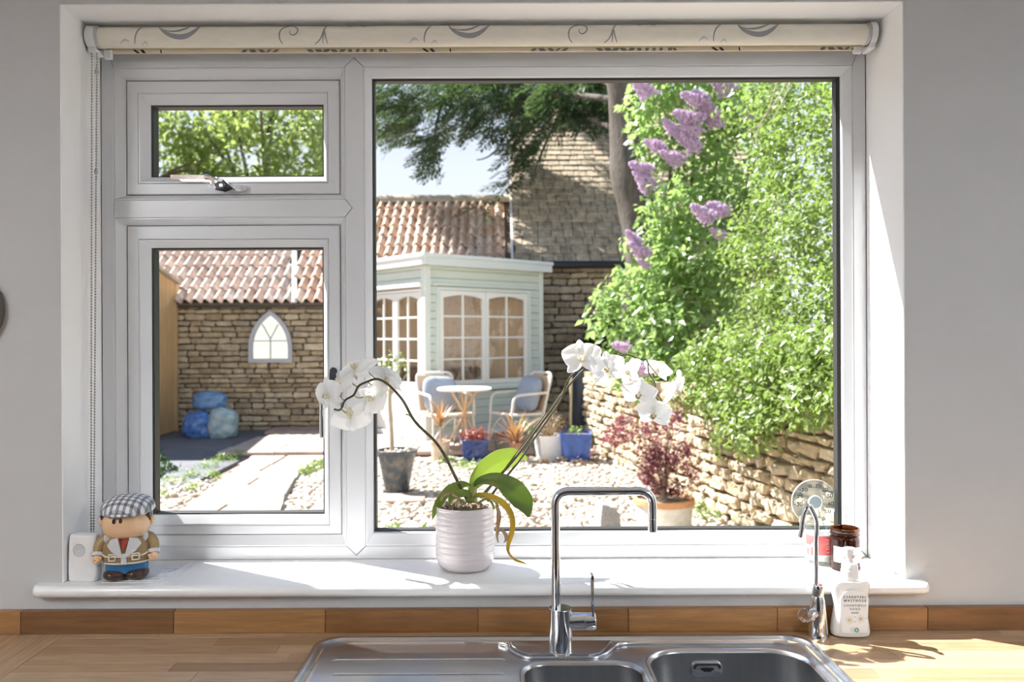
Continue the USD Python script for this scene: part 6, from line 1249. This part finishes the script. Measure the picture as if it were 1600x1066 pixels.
for pts_ in ([(742, 778, 1.775), (756, 775, 1.74), (770, 780, 1.735), (778, 792, 1.735)], [(748, 786, 1.76), (765, 782, 1.745), (772, 796, 1.74)], [(726, 786, 1.76), (716, 782, 1.745), (712, 792, 1.745)]): part(oc_, 'aerial_root', tube(spline([P_(*q) for q in pts_], 10), .0028, 7), 'stem_green', smooth=True)
def stem(pts_, r0, r1, m='orchid_stem', n=40): return part(oc_, 'stem', tube(spline([P_(*q) for q in pts_], n), np.linspace(r0, r1, n), 8), m, smooth=True)
D0 = 1.775
stem([(733, 785, 1.79), (716, 755, 1.785), (700, 722, 1.78), (686, 698, D0), (677, 687, D0), (661, 672, D0), (645, 654, D0), (632, 630, D0), (614, 608, 1.77), (601, 597, 1.765), (588, 592.5, 1.76), (573, 597, 1.755), (559, 605, 1.755), (553, 617, 1.755), (539, 626, 1.755), (533, 639, 1.755), (522, 639.5, 1.75)], .0036, .0022, n=80)
for pts_ in ([(642, 652, D0), (637, 648, D0), (634, 648.5, 1.77)], [(588, 592, 1.76), (578, 584, 1.765), (573, 575, 1.77)], [(559, 605, 1.755), (549, 598, 1.76), (542, 590, 1.765)], [(538, 626, 1.755), (531, 620, 1.76), (527, 612, 1.765)], [(553, 618, 1.755), (562, 622, 1.76), (568, 620, 1.765)], [(533, 639, 1.755), (541, 646, 1.76), (546, 650, 1.765)], [(575, 597, 1.757), (580, 602, 1.76)]):
    part(oc_, 'flower_stalk', tube(spline([P_(*q) for q in pts_], 8), .0013, 6), 'stem_green', smooth=True)
stem([(750, 778, 1.80), (775, 750, 1.80), (800, 722, 1.795), (830, 683, 1.79), (858, 645, 1.785), (880, 614, 1.78), (898, 592, 1.775), (914, 576, 1.77)], .0034, .0022, n=50)
stem([(762, 784, 1.785), (785, 752, 1.785), (810, 722, 1.782), (838, 681, 1.78), (862, 647, 1.778), (879, 618, 1.775), (886, 598, 1.77), (897, 583, 1.765), (913, 575, 1.765), (924, 578, 1.762), (934, 584, 1.76), (944, 592, 1.755)], .0028, .0017, n=60)
stem([(914, 576, 1.77), (932, 566, 1.775), (956, 560, 1.78), (985, 555.5, 1.78), (1001, 562, 1.78), (1009, 562, 1.78), (1014, 584, 1.775), (1022, 596, 1.775), (1025, 612, 1.77), (1031, 622, 1.77), (1040, 630, 1.765)], .0019, .0012, n=60)
for pts_ in ([(1014, 586, 1.775), (1005, 588, 1.77), (992, 587, 1.765)], [(1009, 562, 1.78), (1018, 575, 1.775), (1030, 590, 1.77)], [(1026, 614, 1.77), (1016, 620, 1.765), (1008, 622, 1.76)], [(1040, 630, 1.765), (1036, 636, 1.76), (1028, 640, 1.755)], [(985, 556, 1.78), (978, 566, 1.775)], [(914, 576, 1.77), (908, 570, 1.765)]):
    part(oc_, 'flower_stalk', tube(spline([P_(*q) for q in pts_], 8), .0012, 6), 'stem_green', smooth=True)
part(oc_, 'support_stick', tube([P_(752, 782, 1.81), P_(880, 610, 1.79)], .0012, 6), 'orchid_stem')
def petal(L, wd, cup, shape=1.0, n=9, k=7, twist=0):                    # from the centre along +y, facing +z
    v = []
    for i in range(n):
        t = i / (n - 1); hw = wd * (math.sin(math.pi * min(1, t * .96 + .02) ** shape) ** .75) * .5 + .001
        for j in range(k):
            s = 2 * j / (k - 1) - 1; v.append([hw * s, L * t, cup * (t * (1 - t) * 1.2 - .9 * t * t * .6) - cup * .5 * s * s * hw / wd + .0012 * math.sin(7 * t + 5 * s)])
    f = [q for i in range(n - 1) for j in range(k - 1) for q in ([i * k + j, i * k + j + 1, (i + 1) * k + j], [i * k + j + 1, (i + 1) * k + j + 1, (i + 1) * k + j])]
    return np.array(v), np.array(f)
def rz(m, a): return move(m, (0, 0, 0), R(0, 0, a))
def flower(px, py, d, face, spin, s=1.0, half=False):
    s = s * (1.32 if px < 700 else 1.14); r3 = np.random.default_rng(int(px * 7 + py)); c = P_(px, py, d); F = look_rot(np.array(face, float)).T @ R(0, 0, spin)
    pts_ = [rz(petal(.036, .020, .010, .85), a + r3.uniform(-5, 5)) for a in (0, 128, -128)]
    lat = [move(rz(petal(.039, .044, .010, .70), a), (0, 0, .0015)) for a in (66, -66)]
    fl = part(oc_, 'flower', move(join([pts_[0]]), c, F, s), 'orchid_petal', smooth=True, label='white orchid flower')
    for m in pts_[1:] + lat: part(fl, 'petal', move(m, c, F, s), 'orchid_petal', smooth=True)
    lip = join([move(petal(.020, .011, .006, .9), (0, 0, .003), R(-40, 0, 180)), move(petal(.012, .010, -.006), (0, 0, .002), R(55, 0, 130)), move(petal(.012, .010, -.006), (0, 0, .002), R(55, 0, -130)), sph((.0035, .004, .006), (0, 0, .005), 2)])
    part(fl, 'flower_lip', move(lip, c, F, s), 'orchid_lip', smooth=True, label='yellow speckled flower lip')
# faces point from the flower towards where it looks; y is the depth (towards the camera is negative)
flower(556, 577, 1.765, (-.35, -.45, .75), 20, 1.0); flower(603, 590, 1.78, (.35, .55, .6), 10, .95); flower(512, 617, 1.735, (-.55, -.8, -.1), 15, .82)
flower(535, 598, 1.775, (-.6, -.35, .55), -25, .95); flower(547, 652, 1.755, (-.15, .55, -.55), 175, .92); flower(584, 621, 1.78, (.4, .6, -.3), 60, .95)
flower(909, 560, 1.755, (-.1, -.75, .15), 5, 1.05); flower(949, 577, 1.745, (-.15, -.85, -.05), 10, .95); flower(984, 583, 1.77, (-.75, -.3, .2), 25, .9)
flower(998, 616, 1.75, (-.25, -.75, -.4), -12, .95); flower(1054, 611, 1.76, (.6, -.45, -.35), 15, .98); flower(1022, 648, 1.745, (-.3, -.75, -.35), -6, .92); flower(1028, 577, 1.79, (.35, .5, .55), 30, .8)
part(oc_, 'bud', ell_(.006, .006, .009, P_(1061, 584, 1.78), 2), 'orchid_petal', smooth=True)
